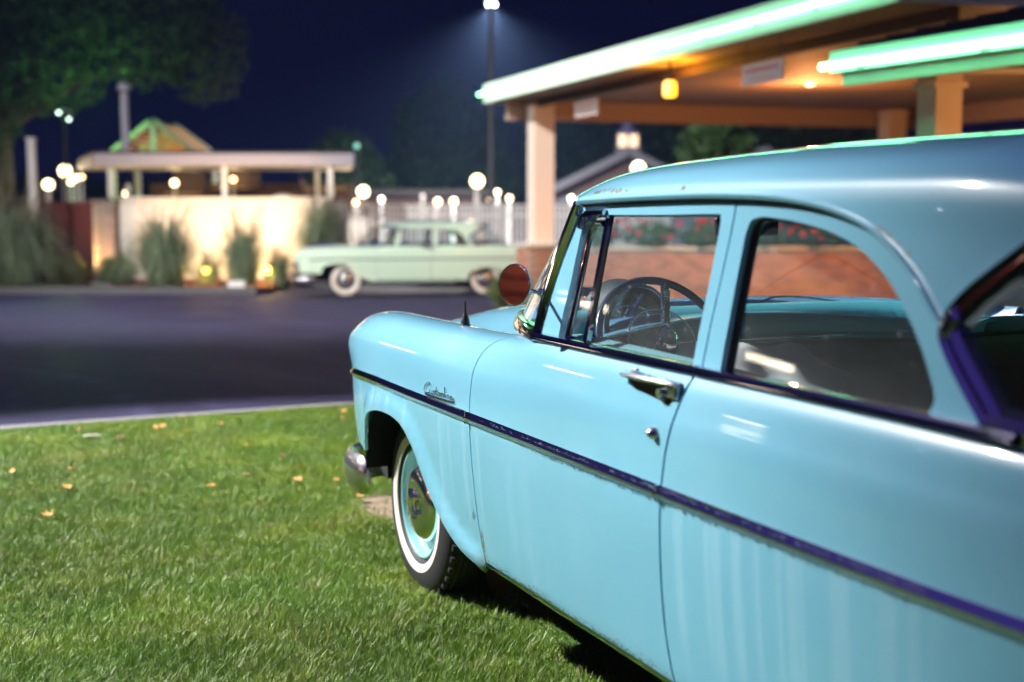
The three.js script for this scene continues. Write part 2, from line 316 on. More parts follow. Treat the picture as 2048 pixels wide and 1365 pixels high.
{
  // asphalt
  const N = 1024, big = texture(N, N, (u, v) => {          // 48 m square: blotches, tyre scuffs, faint pale streaks
    const x = u * 48 - 24, d = v * 48;
    let k = .042 * (1 + .35 * wrapNoise(u, v, 9, 2) + .5 * wrapNoise(u, v, 40, 5) + .22 * wrapNoise(u, v, 190, 9)); if (k < .006) k = .006;
    let s = 0;
    for (const [cx, cd, r, a0, a1, w, q] of [[-9, 8, 6.5, .05, .95, .16, 1], [-8.2, 7, 8.1, .25, .8, .12, .8], [-5.5, 7.6, 4.1, .1, .75, .13, 1], [-4, 6, 7.2, .35, .9, .1, .8], [-7.5, 9, 3.9, .15, .55, .1, .7], [2, 30, 14, 3.3, 3.9, .14, .6]]) {
      const dx = x - cx, dd = d - cd, R = Math.hypot(dx, dd) + .18 * fbm(x * .7, d * .7, 2, 2), t = Math.atan2(dd, dx); let tt = t < 0 && a0 > 2 ? t + 6.283 : t;
      if (tt > a0 && tt < a1) s = Math.max(s, q * Math.max(0, 1 - Math.abs(R - r) / w) * sstep(a0, a0 + .12, tt) * (1 - sstep(a1 - .12, a1, tt)) * sstep(-.25, .25, fbm(x * 2.3, d * 2.3, 7, 3)));
    }
    s += .5 * sstep(.26, .5, wrapNoise(u, v, 120, 13)) * sstep(.0, .3, wrapNoise(u, v, 14, 21));
    k += .055 * s; return [toS(k * .80), toS(k * .72), toS(k * 1.75)];  // violet of the sky light is tinted into the base colour
  });
  const bump = texture(512, 512, (u, v) => { const q = .5 + .55 * wrapNoise(u, v, 90, 4) + .3 * wrapNoise(u, v, 220, 6); return [q, q, q]; }, { srgb: false, repeat: [32, 32] });
  const rough = texture(512, 512, (u, v) => { const q = .70 + .22 * wrapNoise(u, v, 8, 31) + .14 * wrapNoise(u, v, 60, 3); return [q, q, q]; }, { srgb: false });
  M.asphalt = phys({ specularIntensity: .6, name: 'damp asphalt', map: big, bumpMap: bump, bumpScale: .006, roughnessMap: rough, roughness: 1 });
  const P = [], T = [], I = [], ds = [-40, 0, 7, 10, 14, 18, 22, 25, 28, 34, 60, 120, 320], xs = [-200, -60, -24, -12, 0, 12, 24, 60, 200];
  for (const d of ds) for (const x of xs) { P.push(x, gy(d) - .02 - (d < 7 ? .03 : 0), -d); T.push((x + 24) / 48, d / 48); }
  for (let i = 0; i < ds.length - 1; i++) for (let j = 0; j < xs.length - 1; j++) { const a = i * xs.length + j, b = a + xs.length; I.push(a, a + 1, b, b, a + 1, b + 1); }
  const g = new THREE.BufferGeometry(); g.setAttribute('position', new THREE.Float32BufferAttribute(P, 3)); g.setAttribute('uv', new THREE.Float32BufferAttribute(T, 2)); g.setIndex(I); g.computeVertexNormals();
  structure('asphalt', g, M.asphalt, 'dark damp asphalt of the car park with faint pale scuffs');
  // lawn: a sheet with thickness, trimmed along the car park
  const soil = texture(512, 512, (u, v) => { const a = wrapNoise(u, v, 26, 3), b = wrapNoise(u, v, 110, 8), t = clamp(.5 + a + .5 * b); return [toS(.034 + .03 * t), toS(.060 + .06 * (1 - t * .4)), toS(.008 + .006 * t)]; });
  M.soil = std({ name: 'lawn ground', map: soil, roughness: 1 });
  const outline = [[-30, -6], ...EDGE, [6, 24.5], [24, 24.5], [24, -6]];
  const lawn = sheet(outline, (x, d) => [x, lawnHeight(x, -d), -d], { du: .35, dv: .35, skirt: .06, out: [0, 1, 0], uvOf: (p) => [p[0] / 1.6, p[2] / 1.6] });
  structure('lawn', lawn, M.soil, 'lawn ground under the grass blades');
  // concrete edging along the lawn
  M.concrete = std({ name: 'concrete', color: lin(.17, .165, .165), roughness: .85, bumpScale: .003, bumpMap: texture(256, 256, (u, v) => { const q = .5 + .5 * wrapNoise(u, v, 40, 3) + .3 * wrapNoise(u, v, 120, 5); return [q, q, q]; }, { srgb: false, repeat: [3, 3] }) });
  const line = []; for (let i = 0; i < EDGE.length - 1; i++) for (let k = 0; k < 14; k++) { const t = k / 14; line.push([mix(EDGE[i][0], EDGE[i + 1][0], t), mix(EDGE[i][1], EDGE[i + 1][1], t)]); }
  structure('lawn_edging', sweep(line.map(([x, d]) => [x - .03, gy(d) - .02, -d - .05]), line.map(() => [0, 1, 0]), [[-.06, -.055], [.046, -.055], [.052, -.05], [.052, .05], [.046, .055], [-.06, .055]]), M.concrete, 'pale concrete edging strip between lawn and asphalt');
}
{ // worn patch of bare soil under the nose of the sedan
  const f = 1.28, l = .50, cx = CAR.x - f * Math.sin(CAR.a) - l * Math.cos(CAR.a), cz = CAR.z - f * Math.cos(CAR.a) + l * Math.sin(CAR.a), s = [];
  for (let i = 0; i < 40; i++) { const a = i / 40 * 6.283, q = 1 + .35 * fbm(Math.cos(a) * 2, Math.sin(a) * 2, 5, 3), u = .33 * q * Math.cos(a), w = .21 * q * Math.sin(a); s.push([cx - u * Math.sin(CAR.a) + w * Math.cos(CAR.a), -(cz - u * Math.cos(CAR.a) - w * Math.sin(CAR.a))]); }
  M.bare = std({ name: 'bare soil', roughness: 1, map: texture(256, 256, (u, v) => { const q = .8 + .5 * wrapNoise(u, v, 18, 4) + .3 * wrapNoise(u, v, 90, 7); return [toS(.27 * q), toS(.20 * q), toS(.14 * q)]; }) });
  structure('bare_soil', sheet(s, (x, d) => [x, lawnHeight(x, -d) + .006, -d], { du: .05, dv: .05, skirt: 0, out: [0, 1, 0], uvOf: (p) => [p[0] / .8, p[2] / .8] }), M.bare, 'patch of bare tan soil in the lawn beside the sedan nose');
}
// grass blades: many small tufts
{
  const r = rng(77), blade = (h, w, lean, turn, x, z, bend) => {
    const P = [], c = Math.cos(turn), s = Math.sin(turn), n = 3;
    for (let i = 0; i <= n; i++) { const t = i / n, y = h * t * (1 - .25 * bend * t), f = lean * t + bend * h * .8 * t * t, ww = w * (1 - t * .92) * .5; P.push([x + c * f - s * ww, y, z + s * f + c * ww], [x + c * f + s * ww, y, z + s * f - c * ww]); }
    const A = [], I = []; for (const p of P) A.push(...p); for (let i = 0; i < n; i++) { const a = i * 2; I.push(a, a + 1, a + 2, a + 1, a + 3, a + 2); }
    const g = new THREE.BufferGeometry(); g.setAttribute('position', new THREE.Float32BufferAttribute(A, 3)); g.setIndex(I); g.computeVertexNormals(); return g;
  };
  const mats = [std({ name: 'grass', color: lin(1, 1, 1), roughness: .48 })];
  const tufts = [0, 1, 2].map((k) => merge(Array.from({ length: 22 }, () => blade(.016 + .024 * r() * (k === 2 ? 1.35 : 1), .0017 + .0013 * r(), (r() - .3) * .018, r() * 6.283, (r() - .5) * .055, (r() - .5) * .055, r() * .9))));
  const bare = (x, z) => {                               // worn ground beside the front wheel and along the sill
    const [f, l] = toCar(x, z), n = fbm(x * 5, z * 5, 1.7, 3) * .12;
    if (f > -4.6 && f < .7 && l < .60 + n && l > -.95) return 1;
    if (f > -2.6 && f < -.4 && l < .70 + n) return .55;
    const q = Math.hypot((f - 1.28) / .26, (l - .50) / .15); if (q < 1 + n * 3) return .95;
    return 0;
  };
  const spots = [[], [], []], cols = [[], [], []], m = new THREE.Matrix4(), q = new THREE.Quaternion(), e = new THREE.Euler(), inside = (x, d) => d < kEdge(x) - .03 && (x < 2.2 || d < 11);
  const put = (x, z, s) => {
    const b = bare(x, z); if (r() < b) return;
    const big = 1.5 * fbm(x * .55, z * .55, 9, 3), mid = fbm(x * 2.2, z * 2.2, 5, 3), k = r() < .08 ? 2 : r() < .5 ? 0 : 1;
    const sc = s * (.72 + .5 * r() + .35 * mid) * (b > .4 ? .8 : 1);
    e.set((r() - .5) * .5, r() * 6.283, (r() - .5) * .5); q.setFromEuler(e); m.compose(V(x, lawnHeight(x, z) - .003, z), q, V(sc * 1.15, sc, sc * 1.15)); spots[k].push(m.clone());
    const y = sstep(-.1, .35, mid + (r() - .5) * .4), dry = r() < .035 + .05 * y ? 1 : 0, lum = .72 + .5 * r() + .5 * big;
    cols[k].push(dry ? lin(.26 * lum, .20 * lum, .06 * lum) : lin((.105 + .085 * y) * lum, (.22 + .06 * y) * lum, .002 * lum));
  };
  for (let i = 0; i < 150000; i++) {                     // dense where the photograph is close, thinner further out
    const d = 3.2 + 8 * Math.pow(r(), 1.25), x = -.44 * d - 1.1 + r() * (.44 * d + 2.45); if (inside(x, d)) put(x, -d, 1);
  }
  for (let i = 0; i < 70000; i++) { const x = -9 + r() * 15, d = -1 + r() * 12.3; if (inside(x, d) && !(x > -.44 * d - 1.1 && x < 1.35 && d > 3.2)) put(x, -d, 1.3); }
  spots.forEach((s, k) => {
    const im = new THREE.InstancedMesh(tufts[k], mats[0], s.length); s.forEach((w, i) => { im.setMatrixAt(i, w); im.setColorAt(i, cols[k][i]); });
    im.name = numbered('grass'); im.castShadow = im.receiveShadow = true; tag(im, k === 2 ? 'taller tufts of grass standing in the mown lawn' : 'short mown lawn grass with dew around the turquoise sedan', null, null, 'stuff'); scene.add(im);
  });
}

// ================= the sedan =================
const L = (x, v) => { const p = lower(x, v); return [p[0], p[1], -p[2]]; };
const onBody = (x, y, off = 0) => { const p = lower(x, vAt(x, y)); return [p[0], p[1], -p[2] - off]; };
const U = (off) => (x, y) => [x, y, -(latUpper(y) - off)];
const toBody = (pts) => pts.map(([x, y]) => [x, vAt(x, y)]);
const R = (s, v) => { const p = roof(s, v); return [p[0], p[1], -p[2]]; };
// outlines in side view, metres from the front axle
const FRONT_SEAM = [[-1.01, 1.044], [-.969, 1.037], [-.928, 1.027], [-.883, 1.008], [-.853, .981], [-.836, .942], [-.825, .891], [-.818, .844], [-.814, .787], [-.815, .738], [-.819, .678], [-.822, .601], [-.828, .461], [-.838, .387], [-.846, .330]];
const REAR_SEAM = [[-2.047, 1.05], [-2.043, 1.019], [-2.027, .974], [-2.011, .922], [-1.995, .869], [-1.985, .817], [-1.978, .77], [-1.973, .690], [-1.968, .596], [-1.966, .491], [-1.970, .409], [-1.982, .332]];
const ARCH = [[.322, .482], [.316, .492], [.287, .567], [.262, .614], [.210, .646], [.087, .672], [-.067, .678], [-.180, .666], [-.257, .635], [-.327, .586], [-.382, .527], [-.433, .472], [-.486, .427], [-.545, .386], [-.625, .348], [-.70, .322], [-.78, .31]];
const DRIP = [[-1.342, 1.418], [-1.516, 1.423], [-1.70, 1.427], [-1.92, 1.430], [-2.084, 1.429], [-2.237, 1.424], [-2.342, 1.415], [-2.442, 1.400], [-2.538, 1.375], [-2.616, 1.340], [-2.680, 1.300], [-2.728, 1.261], [-2.768, 1.224], [-2.803, 1.194], [-2.84, 1.155], [-2.883, 1.110], [-2.925, 1.05]];
const PILLAR = [[-1.19, 1.05], [-1.216, 1.141], [-1.249, 1.225], [-1.282, 1.307], [-1.308, 1.361], [-1.342, 1.418]];
const DOOR_LIGHT = [[-1.312, 1.05], [-1.320, 1.122], [-1.335, 1.202], [-1.347, 1.295], [-1.354, 1.350], [-1.366, 1.378], [-1.395, 1.388], [-1.56, 1.389], [-1.78, 1.391], [-2.004, 1.394], [-2.022, 1.388], [-2.027, 1.370], [-2.024, 1.30], [-2.020, 1.240], [-2.012, 1.151], [-2.005, 1.05]];
const QUARTER_LIGHT = [[-2.118, 1.05], [-2.121, 1.128], [-2.125, 1.224], [-2.130, 1.319], [-2.135, 1.36], [-2.148, 1.382], [-2.185, 1.389], [-2.249, 1.386], [-2.319, 1.379], [-2.404, 1.366], [-2.486, 1.345], [-2.552, 1.317], [-2.619, 1.276], [-2.671, 1.231], [-2.724, 1.175], [-2.761, 1.125], [-2.778, 1.098], [-2.781, 1.08], [-2.772, 1.066], [-2.752, 1.05]];
const REAR_X = -3.14, TAIL = -4.23;
const shift = (pts, dx) => pts.map(([x, y]) => [x + dx, y]);

const archCurve = spline(ARCH, 6);
const rearArch = Array.from({ length: 25 }, (_, i) => { const a = Math.PI * (i / 24); return [REAR_X + .40 * Math.cos(a), .315 + .27 * Math.pow(Math.sin(a), .8)]; });
function nearest(x, y, line) { let b = 9; for (const [p, q] of line) b = Math.min(b, Math.hypot(x - p, y - q)); return b; }
const fenderF = (x, v) => { const p = L(x, v); if (x > -.95 && p[1] < .8) p[2] -= .016 * (1 - sstep(.015, .085, nearest(p[0], p[1], archCurve))); return p; };
const quarterF = (x, v) => { const p = L(x, v); if (x < -2.3 && p[1] < .75) p[2] -= .006 * (1 - sstep(.012, .035, nearest(p[0], p[1], rearArch))); return p; };

const G = {};   // shared geometries of the left side and middle; [name, geometry, material key, mirror?]
function carGeometry() {
  // --- panels
  G.fender = sheet([[.79, vAt(.79, .50)], [.79, 14], [.3, 14], [-.3, 14], [-1.13, 14], [-1.13, 10.6], [-1.03, 10.25], ...toBody(spline(FRONT_SEAM.slice(1), 4)), [-.80, .9], ...toBody(archCurve.slice().reverse()), [.45, vAt(.45, .478)]], fenderF, { du: .03, dv: .25 });
  const seamA = spline(FRONT_SEAM, 4), seamB = spline(REAR_SEAM, 4);
  G.door = sheet([...toBody(shift(seamA, -.006)), [-.852, vAt(-.852, .333)], ...toBody(shift(seamB, .007)).reverse(), [-1.6, vAt(-1.6, 1.052)], [-1.2, vAt(-1.2, 1.052)]], L, { du: .04, dv: .25 });
  G.quarter = sheet([...toBody(shift(seamB, -.003)), [-2.3, vAt(-2.3, .33)], ...toBody(rearArch), [-3.5, vAt(-3.5, .36)], [TAIL, vAt(TAIL, .42)], [TAIL, 14], [-3.6, 14], [-2.98, 14], [-2.98, vAt(-2.98, 1.052)], [-2.5, vAt(-2.5, 1.052)]], quarterF, { du: .045, dv: .25 });
  G.rocker = sheet([[-.60, .25], [-.72, 1.2], [-.9, 1.75], [-1.4, 1.85], [-2.48, 1.85], [-2.48, 0], [-1, 0], [-.66, 0]], (x, v) => { const p = L(x, v); p[2] += .014; return p; }, { du: .06, dv: .25 });
  G.hood = ((a) => merge([a, mirrored(a)]))(sheet([[.79, 14], [.79, 17], [-.46, 17], [-.46, 16], [-.62, 14.6], [-.72, 14]], L, { du: .05, dv: .2, out: [0, 1, 0], skirt: .008 }));
  G.cowl = ((a) => merge([a, mirrored(a)]))(sheet([[-.47, 17], [-.82, 17], [-1.14, 14], [-.73, 14], [-.63, 14.6], [-.47, 16]], L, { du: .05, dv: .25, out: [0, 1, 0], skirt: .006 }));
  G.trunk = ((a) => merge([a, mirrored(a)]))(sheet([[-2.98, 14.02], [-2.98, 17], [TAIL, 17], [TAIL, 14.02]], L, { du: .06, dv: .25, out: [0, 1, 0] }));
  for (const [key, x, out] of [['nose', .79, 1], ['tail', TAIL, -1]]) {   // closing panels between the two sides
    const P = [], I = [], n = 30, v0 = vAt(x, .49);
    for (let i = 0; i <= n; i++) { const v = v0 + (12 - v0) * i / n, p = L(x, v); for (let k = 0; k <= 8; k++) { const t = k / 4 - 1; P.push(p[0] + out * .05 * (1 - t * t), p[1] + (i === n ? .02 : 0) * (1 - t * t), -p[2] * -t * -1); } }
    for (let i = 0; i < n; i++) for (let k = 0; k < 8; k++) { const a = i * 9 + k; I.push(a, a + 1, a + 9, a + 1, a + 10, a + 9); }
    const g = new THREE.BufferGeometry(); g.setAttribute('position', new THREE.Float32BufferAttribute(P, 3)); g.setIndex(I); g.computeVertexNormals();
    if (Math.sign(g.attributes.normal.getX(40)) !== out) { for (let i = 0; i < I.length; i += 3) [I[i], I[i + 1]] = [I[i + 1], I[i]]; g.setIndex(I); g.computeVertexNormals(); }
    G[key] = g;
  }
  // --- roof, drip rail, window surrounds
  const drip = spline(DRIP, 4);
  const roofEdge = DRIP.filter((p) => p[0] > -2.79).map(([x, y]) => [x, roofV(x, y + .004)]);
  const rearTop = [[-2.800, roofV(-2.80, 1.215)], [-2.845, roofV(-2.845, 1.262)], [-2.89, roofV(-2.89, 1.297)], [-2.935, roofV(-2.935, 1.330)], [-3.02, roofV(-3.02, 1.385)], [-3.10, 5.4], [-3.17, 7], [-3.21, 8.5], [-3.22, 10]];
  const half = sheet([[-1.34, 10], [-1.34, 4.2], ...roofEdge, ...rearTop], R, { du: .035, dv: .25, out: [0, .6, -.6] });
  G.roof = merge([half, mirrored(half)]);
  const inner = sheet([[-1.40, 10], [-1.40, 4.4], ...roofEdge.map(([x, v]) => [x, v + .1]), ...rearTop.map(([x, v]) => [x + .03, v])], (s, v) => { const p = R(s, v); return [p[0], p[1] - .022, p[2] * .975]; }, { du: .08, dv: .5, out: [0, -.6, .6], skirt: 0 });
  G.headliner = merge([inner, mirrored(inner)]);
  G.drip = sweep(drip.filter((p) => p[1] > 1.2).map(([x, y]) => [x, y + .006, -latUpper(y) - .006]), drip.filter((p) => p[1] > 1.2).map(() => [0, .25, -1]), [[-.012, -.009], [.010, -.010], [.016, -.004], [.016, .001], [.006, .003], [.004, .010], [-.012, .012]]);
  G.dripShadow = sweep(drip.filter((p) => p[1] > 1.2).map(([x, y]) => [x, y - .004, -latUpper(y) - .001]), drip.filter((p) => p[1] > 1.2).map(() => [0, 0, -1]), [[-.004, -.006], [.003, -.006], [.003, .004], [-.004, .004]]);  // dark strip standing in for the shade under the rail
  G.doorFrame = sheet([...spline(PILLAR, 3), ...spline(DRIP.slice(0, 5), 3).slice(1).map(([x, y]) => [Math.max(x, -2.076), y - .002]), [-2.072, 1.35], [-2.066, 1.285], [-2.058, 1.22], [-2.05, 1.15], [-2.042, 1.05], ...spline(DOOR_LIGHT, 3).reverse()], U(0), { du: .06, dv: .05, skirt: .032, out: [0, .1, -1] });
  G.quarterFrame = sheet([[-2.049, 1.05], [-2.056, 1.15], [-2.064, 1.22], [-2.072, 1.285], [-2.079, 1.35], [-2.083, 1.426], ...spline(DRIP.slice(5), 3), ...spline(QUARTER_LIGHT, 3).reverse()], U(0), { du: .06, dv: .05, skirt: .036, out: [0, .1, -1] });
  const line = (pts, off, lift = 0) => pts.map(([x, y]) => [x, y + lift, -(latUpper(y) - off)]);
  G.quarterSeal = tube(line(spline(QUARTER_LIGHT, 2), .022), .0085, 120, 6);
  G.doorSeal = tube(line(spline(DOOR_LIGHT.slice(5), 2), .02), .006, 80, 6);
  const inset = (pts, cx, cy, k) => pts.map(([x, y]) => [cx + (x - cx) * k, cy + (y - cy) * k]);
  G.quarterGlass = sheet(inset(spline(QUARTER_LIGHT, 2), -2.4, 1.18, 1.01), U(.024), { du: .2, dv: .2, skirt: 0 });
  G.doorGlass = sheet([[-1.455, 1.04], [-1.474, 1.39], [-2.02, 1.397], [-2.003, 1.04]], U(.024), { du: .2, dv: .1, skirt: 0 });
  // vent window: chrome division bar, frame, hood at the top
  G.division = plank([-1.4545, 1.045, -(latUpper(1.05) - .014)], [-1.4765, 1.39, -(latUpper(1.39) - .014)], .014, .02);
  const ventIn = [[-1.338, 1.062], [-1.352, 1.15], [-1.366, 1.25], [-1.378, 1.335], [-1.40, 1.362], [-1.448, 1.366]];
  G.ventFrame = merge([tube(line(ventIn, .016), .0095, 40, 8), bar([-1.335, 1.062, -latUpper(1.06) + .016], [-1.445, 1.06, -latUpper(1.06) + .016], .0085), bar([-1.437, 1.07, -latUpper(1.07) + .017], [-1.459, 1.36, -latUpper(1.36) + .017], .0042)]);
  G.ventCap = sweep([[-1.352, 1.352], [-1.362, 1.378], [-1.385, 1.392], [-1.43, 1.395], [-1.482, 1.396]].map(([x, y]) => [x, y, -latUpper(y) - .004]), Array(5).fill([0, .4, -1]), [[-.01, -.016], [.008, -.013], [.013, 0], [.008, .008], [-.01, .01]], (t) => .75 + .25 * Math.sin(Math.PI * Math.min(1, t * 1.2)));
  G.ventGlass = sheet([[-1.338, 1.062], [-1.366, 1.25], [-1.378, 1.335], [-1.40, 1.362], [-1.455, 1.366], [-1.442, 1.062]], U(.018), { du: .2, dv: .2, skirt: 0 });
  // windscreen: wraps round to the pillars
  const wsB = (l) => -.50 - .69 * Math.pow(Math.abs(l) / .885, 6), wsT = (l) => -.90 - .43 * Math.pow(Math.abs(l) / .828, 4.5);
  const screen = (k, h) => { const lb = .885 * k, lt = .828 * k, x = mix(wsB(lb), wsT(lt), h) + .02 * Math.sin(Math.PI * h), y = mix(1.062 + .012 * (1 - k * k), 1.418 + .038 * (1 - k ** 4), h); return [x, y, -mix(lb, lt, h)]; };
  G.screen = sheet([[-1, 0], [1, 0], [1, 1], [-1, 1]], screen, { du: .035, dv: .1, skirt: 0, out: [1, .5, 0] });
  const kk = Array.from({ length: 61 }, (_, i) => { const q = i / 30 - 1; return Math.sign(q) * (1 - Math.pow(1 - Math.abs(q), 1.8)); });
  G.screenTrim = merge([
    sweep(kk.map((k) => screen(k, .004)), kk.map((k) => [.5 + .5 * (1 - k * k), .45, -k]), [[-.008, -.03], [.012, -.028], [.017, -.014], [.014, .010], [-.002, .018]]),
    sweep(kk.map((k) => screen(k, 1)), kk.map((k) => [.6, .6, -k]), [[-.01, -.012], [.008, -.01], [.01, .008], [-.01, .012]]),
  ]);
  G.postTrim = sweep(Array.from({ length: 14 }, (_, i) => { const p = screen(1, i / 13); return [p[0] + .006, p[1], p[2] - .006]; }), Array(14).fill([.35, 0, -1]), [[-.015, -.011], [.005, -.011], [.010, -.006], [.009, .0], [.006, .002], [.008, .005], [.006, .010], [-.015, .011]]);
  // rear window and its frame
  const glassEdge = [...rearTop.map(([s, v]) => [s, v])];
  const rg = sheet([...glassEdge, [-3.6, 10], [-3.6, .2], [-2.93, roofV(-2.93, 1.075)], [-2.88, roofV(-2.88, 1.115)]], (s, v) => { const p = R(s, v); return [p[0] + .015, p[1] - .006, p[2] * .988]; }, { du: .05, dv: .5, skirt: 0, out: [-1, .5, -.5] });
  G.rearGlass = merge([rg, mirrored(rg)]);
  const rim = spline([[-2.935, roofV(-2.935, 1.052)], [-2.885, roofV(-2.885, 1.11)], [-2.84, roofV(-2.84, 1.157)], [-2.800, roofV(-2.80, 1.205)]], 5).map(([s, v]) => R(s, v)), up = spline(rearTop, 4).map(([s, v]) => R(s, v));
  const outs = (pts) => pts.map((p) => [-.4 * sstep(1.18, 1.3, p[1]), .12 + Math.max(0, (p[1] - 1.2) * 3.2), -1]);
  const prof = [[-.012, -.026], [.008, -.026], [.018, -.017], [.010, -.006], [.012, .0], [.019, .010], [.010, .024], [-.012, .026]];
  const base = Array.from({ length: 22 }, (_, i) => R(-2.92 - .70 * i / 21, .15)).filter((p, i, a) => !i || p[0] < a[i - 1][0] - .001), back = [R(-3.6, .1)];
  const corner = [...rim.slice(0, -2), ...up.slice(2)], edge = [];
  for (let i = 0; i < corner.length; i++) { edge.push(corner[i]); if (i === rim.length - 3) { const A = corner[i], B = corner[i + 1], C = R(-2.797, roofV(-2.797, 1.211)); for (let k = 1; k < 8; k++) { const t = k / 8; edge.push([0, 1, 2].map((j) => (1 - t) * (1 - t) * A[j] + 2 * t * (1 - t) * C[j] + t * t * B[j])); } } }
  const frame = merge([sweep(edge, outs(edge), prof, () => 1, true), ((q) => box(.03, .05, .02, 0, 0, 0, .009).rotateZ(.7).translate(q[0] - .012, q[1] + .006, q[2] - .012))(R(-2.80, roofV(-2.80, 1.212))), sweep(base.map((p) => [p[0], p[1] - .004, p[2] - .004]), base.map(() => [-.3, .25, -1]), [[-.015, -.03], [.012, -.028], [.024, -.008], [.02, .012], [-.01, .03]])]);
  G.rearTrim = merge([frame, mirrored(frame)]);
  // --- chrome mouldings
  const strip = (x0, x1, y, prof, n, tip) => { const pts = [], o = []; for (let i = 0; i <= n; i++) { const x = x0 + (x1 - x0) * i / n; pts.push(onBody(x, y(x))); o.push([0, 0, -1]); } return sweep(pts, o, prof, tip); };
  const sideY = (x) => .7745 - .012 * sstep(.1, .62, x), sideP = [[-.006, -.0175], [.003, -.0175], [.0172, -.001], [.0175, .002], [.001, .0165], [-.006, .0175]];
  G.mouldFender = strip(.62, -.808, sideY, sideP, 40, (t) => Math.min(1, .35 + t * 9));
  G.mouldDoor = strip(-.816, -1.972, sideY, sideP, 30); G.mouldQuarter = strip(-1.981, -4.15, sideY, sideP, 50);
  G.mouldClip = box(.006, .037, .016, ...onBody(-.812, sideY(-.812), .006)); G.mouldClipB = box(.006, .037, .016, ...onBody(-1.9765, sideY(-1.97), .006));
  const beltAt = (x, y = 1.052) => [x, y, -.892], beltP = [[-.02, -.012], [.010, -.0125], [.0165, -.009], [.0175, .001], [.012, .0105], [-.004, .0145], [-.03, .0125]];
  const beltRun = (x0, x1) => { const p = Array.from({ length: 16 }, (_, i) => beltAt(x0 + (x1 - x0) * i / 15)); return sweep(p, p.map(() => [0, .12, -1]), beltP); };
  G.beltDoor = beltRun(-1.185, -2.041); G.beltQuarter = beltRun(-2.050, -2.99);
  // --- front end
  const hl = (geo) => geo.rotateZ(-Math.PI / 2);
  const at = (g, x, y, z) => (g.translate(x, y, z), g);
  G.headlightRing = at(hl(new THREE.LatheGeometry([[.088, -.06], [.118, -.055], [.122, 0], [.116, .02], [.1, .026], [.09, .012]].map((p) => new THREE.Vector2(...p)), 32)), .80, .772, -.705);
  G.headlightLens = at(hl(new THREE.LatheGeometry([[0, .05], [.04, .046], [.075, .032], [.093, .01]].map((p) => new THREE.Vector2(...p)), 28)), .80, .772, -.705);
  const oval = (w, h, r0) => { const s = []; for (let i = 0; i < 40; i++) { const a = i / 40 * 2 * Math.PI, c = Math.cos(a), n = Math.sin(a); s.push([.845, .60 + h * Math.sign(n) * Math.pow(Math.abs(n), .7), w * Math.sign(c) * Math.pow(Math.abs(c), .55)]); } return tube(s, r0, 120, 8, true); };
  G.grilleRing = oval(.60, .105, .02); G.grilleBack = box(.02, .2, 1.16, .835, .60, 0, .005);
  G.grilleBar = [-.06, -.02, .02, .06].map((y) => box(.012, .006, 1.14, .85, .60 + y, 0)).concat(Array.from({ length: 25 }, (_, i) => box(.010, .19, .005, .848, .6, -.54 + i * .045)));
  G.parking = at(hl(new THREE.CylinderGeometry(.052, .06, .05, 24)).scale(1, .75, 1.1), .79, .625, -.76);
  G.parkingLens = at(hl(new THREE.SphereGeometry(.046, 20, 12, 0, 2 * Math.PI, 0, 1.2)).scale(.6, .75, 1.1), .80, .625, -.76);
  const bumpP = [[.9, 0], [.86, .14], [.83, .5]];
  const bumper = (sx, x0, end) => {
    const c = [[x0, -.878], [x0 + sx * .13, -.888], [x0 + sx * .24, -.872], [end - sx * .12, -.82], [end - sx * .045, -.70], [end - sx * .01, -.4], [end, 0]], dense = spline(c, 12), pts = [], o = [];
    for (let i = 0; i < dense.length; i++) { const a = dense[Math.max(0, i - 1)], b = dense[Math.min(dense.length - 1, i + 1)], n = [-(b[1] - a[1]), b[0] - a[0]], l = Math.hypot(...n) || 1, s = n[0] * sx * .6 + n[1] * dense[i][1] > 0 ? 1 : -1; pts.push([dense[i][0], .352, dense[i][1]]); o.push([n[0] / l * s, 0, n[1] / l * s]); }
    const g = sweep(pts, o, [[-.012, -.073], [.008, -.07], [.026, -.045], [.034, -.01], [.034, .03], [.022, .062], [.004, .075], [-.02, .066], [-.006, .03], [-.006, -.04]], (t) => 1.08 * Math.sqrt(Math.min(1, .12 + t * 11)));
    return merge([g, mirrored(g)]);
  };
  G.bumper = bumper(1, .42, .87); G.rearBumper = bumper(-1, -3.95, -4.36);
  G.guard = box(.07, .2, .07, .89, .36, -.38, .025);
  G.tailLamp = at(new THREE.CylinderGeometry(.075, .085, .06, 24).rotateZ(Math.PI / 2), -4.235, .80, -.70);
  G.tailRing = at(new THREE.TorusGeometry(.083, .012, 8, 28).rotateY(Math.PI / 2), -4.255, .80, -.70);
  G.ornament = merge([sweep([[.55, 1.02, 0], [.35, 1.062, 0], [.1, 1.075, 0], [-.05, 1.07, 0]], Array(4).fill([0, 1, 0]), [[-.02, -.02], [.012, -.008], [.02, 0], [.012, .008], [-.02, .02]], (t) => .6 + Math.sin(Math.PI * t) * .5)]);
  // --- dark inside of the body: floor pan, wheel housings
  G.under = [box(3.1, .06, 1.5, -1.6, .285, 0), box(.9, .12, 1.0, .35, .36, 0), box(1.0, .1, 1.3, -3.7, .42, 0), box(.5, .16, .12, -3.0, .33, 0), bar([.0, .33, -.7], [0, .33, .7], .04), bar([REAR_X, .335, -.7], [REAR_X, .335, .7], .05), box(.08, .1, 1.5, .62, .36, 0)];
  for (const [x, r] of [[-.08, .47], [REAR_X, .44]]) {
    const g = new THREE.CylinderGeometry(r, r, .42, 28, 1, true, 0, Math.PI).rotateX(Math.PI / 2).rotateZ(Math.PI / 2).scale(1, .84, 1); g.translate(x, .40, -.69); G.under.push(g, mirrored(g));
    const w = new THREE.CircleGeometry(.47, 24, 0, Math.PI); w.translate(x, .40, -.49); G.under.push(w, mirrored(w));
  }
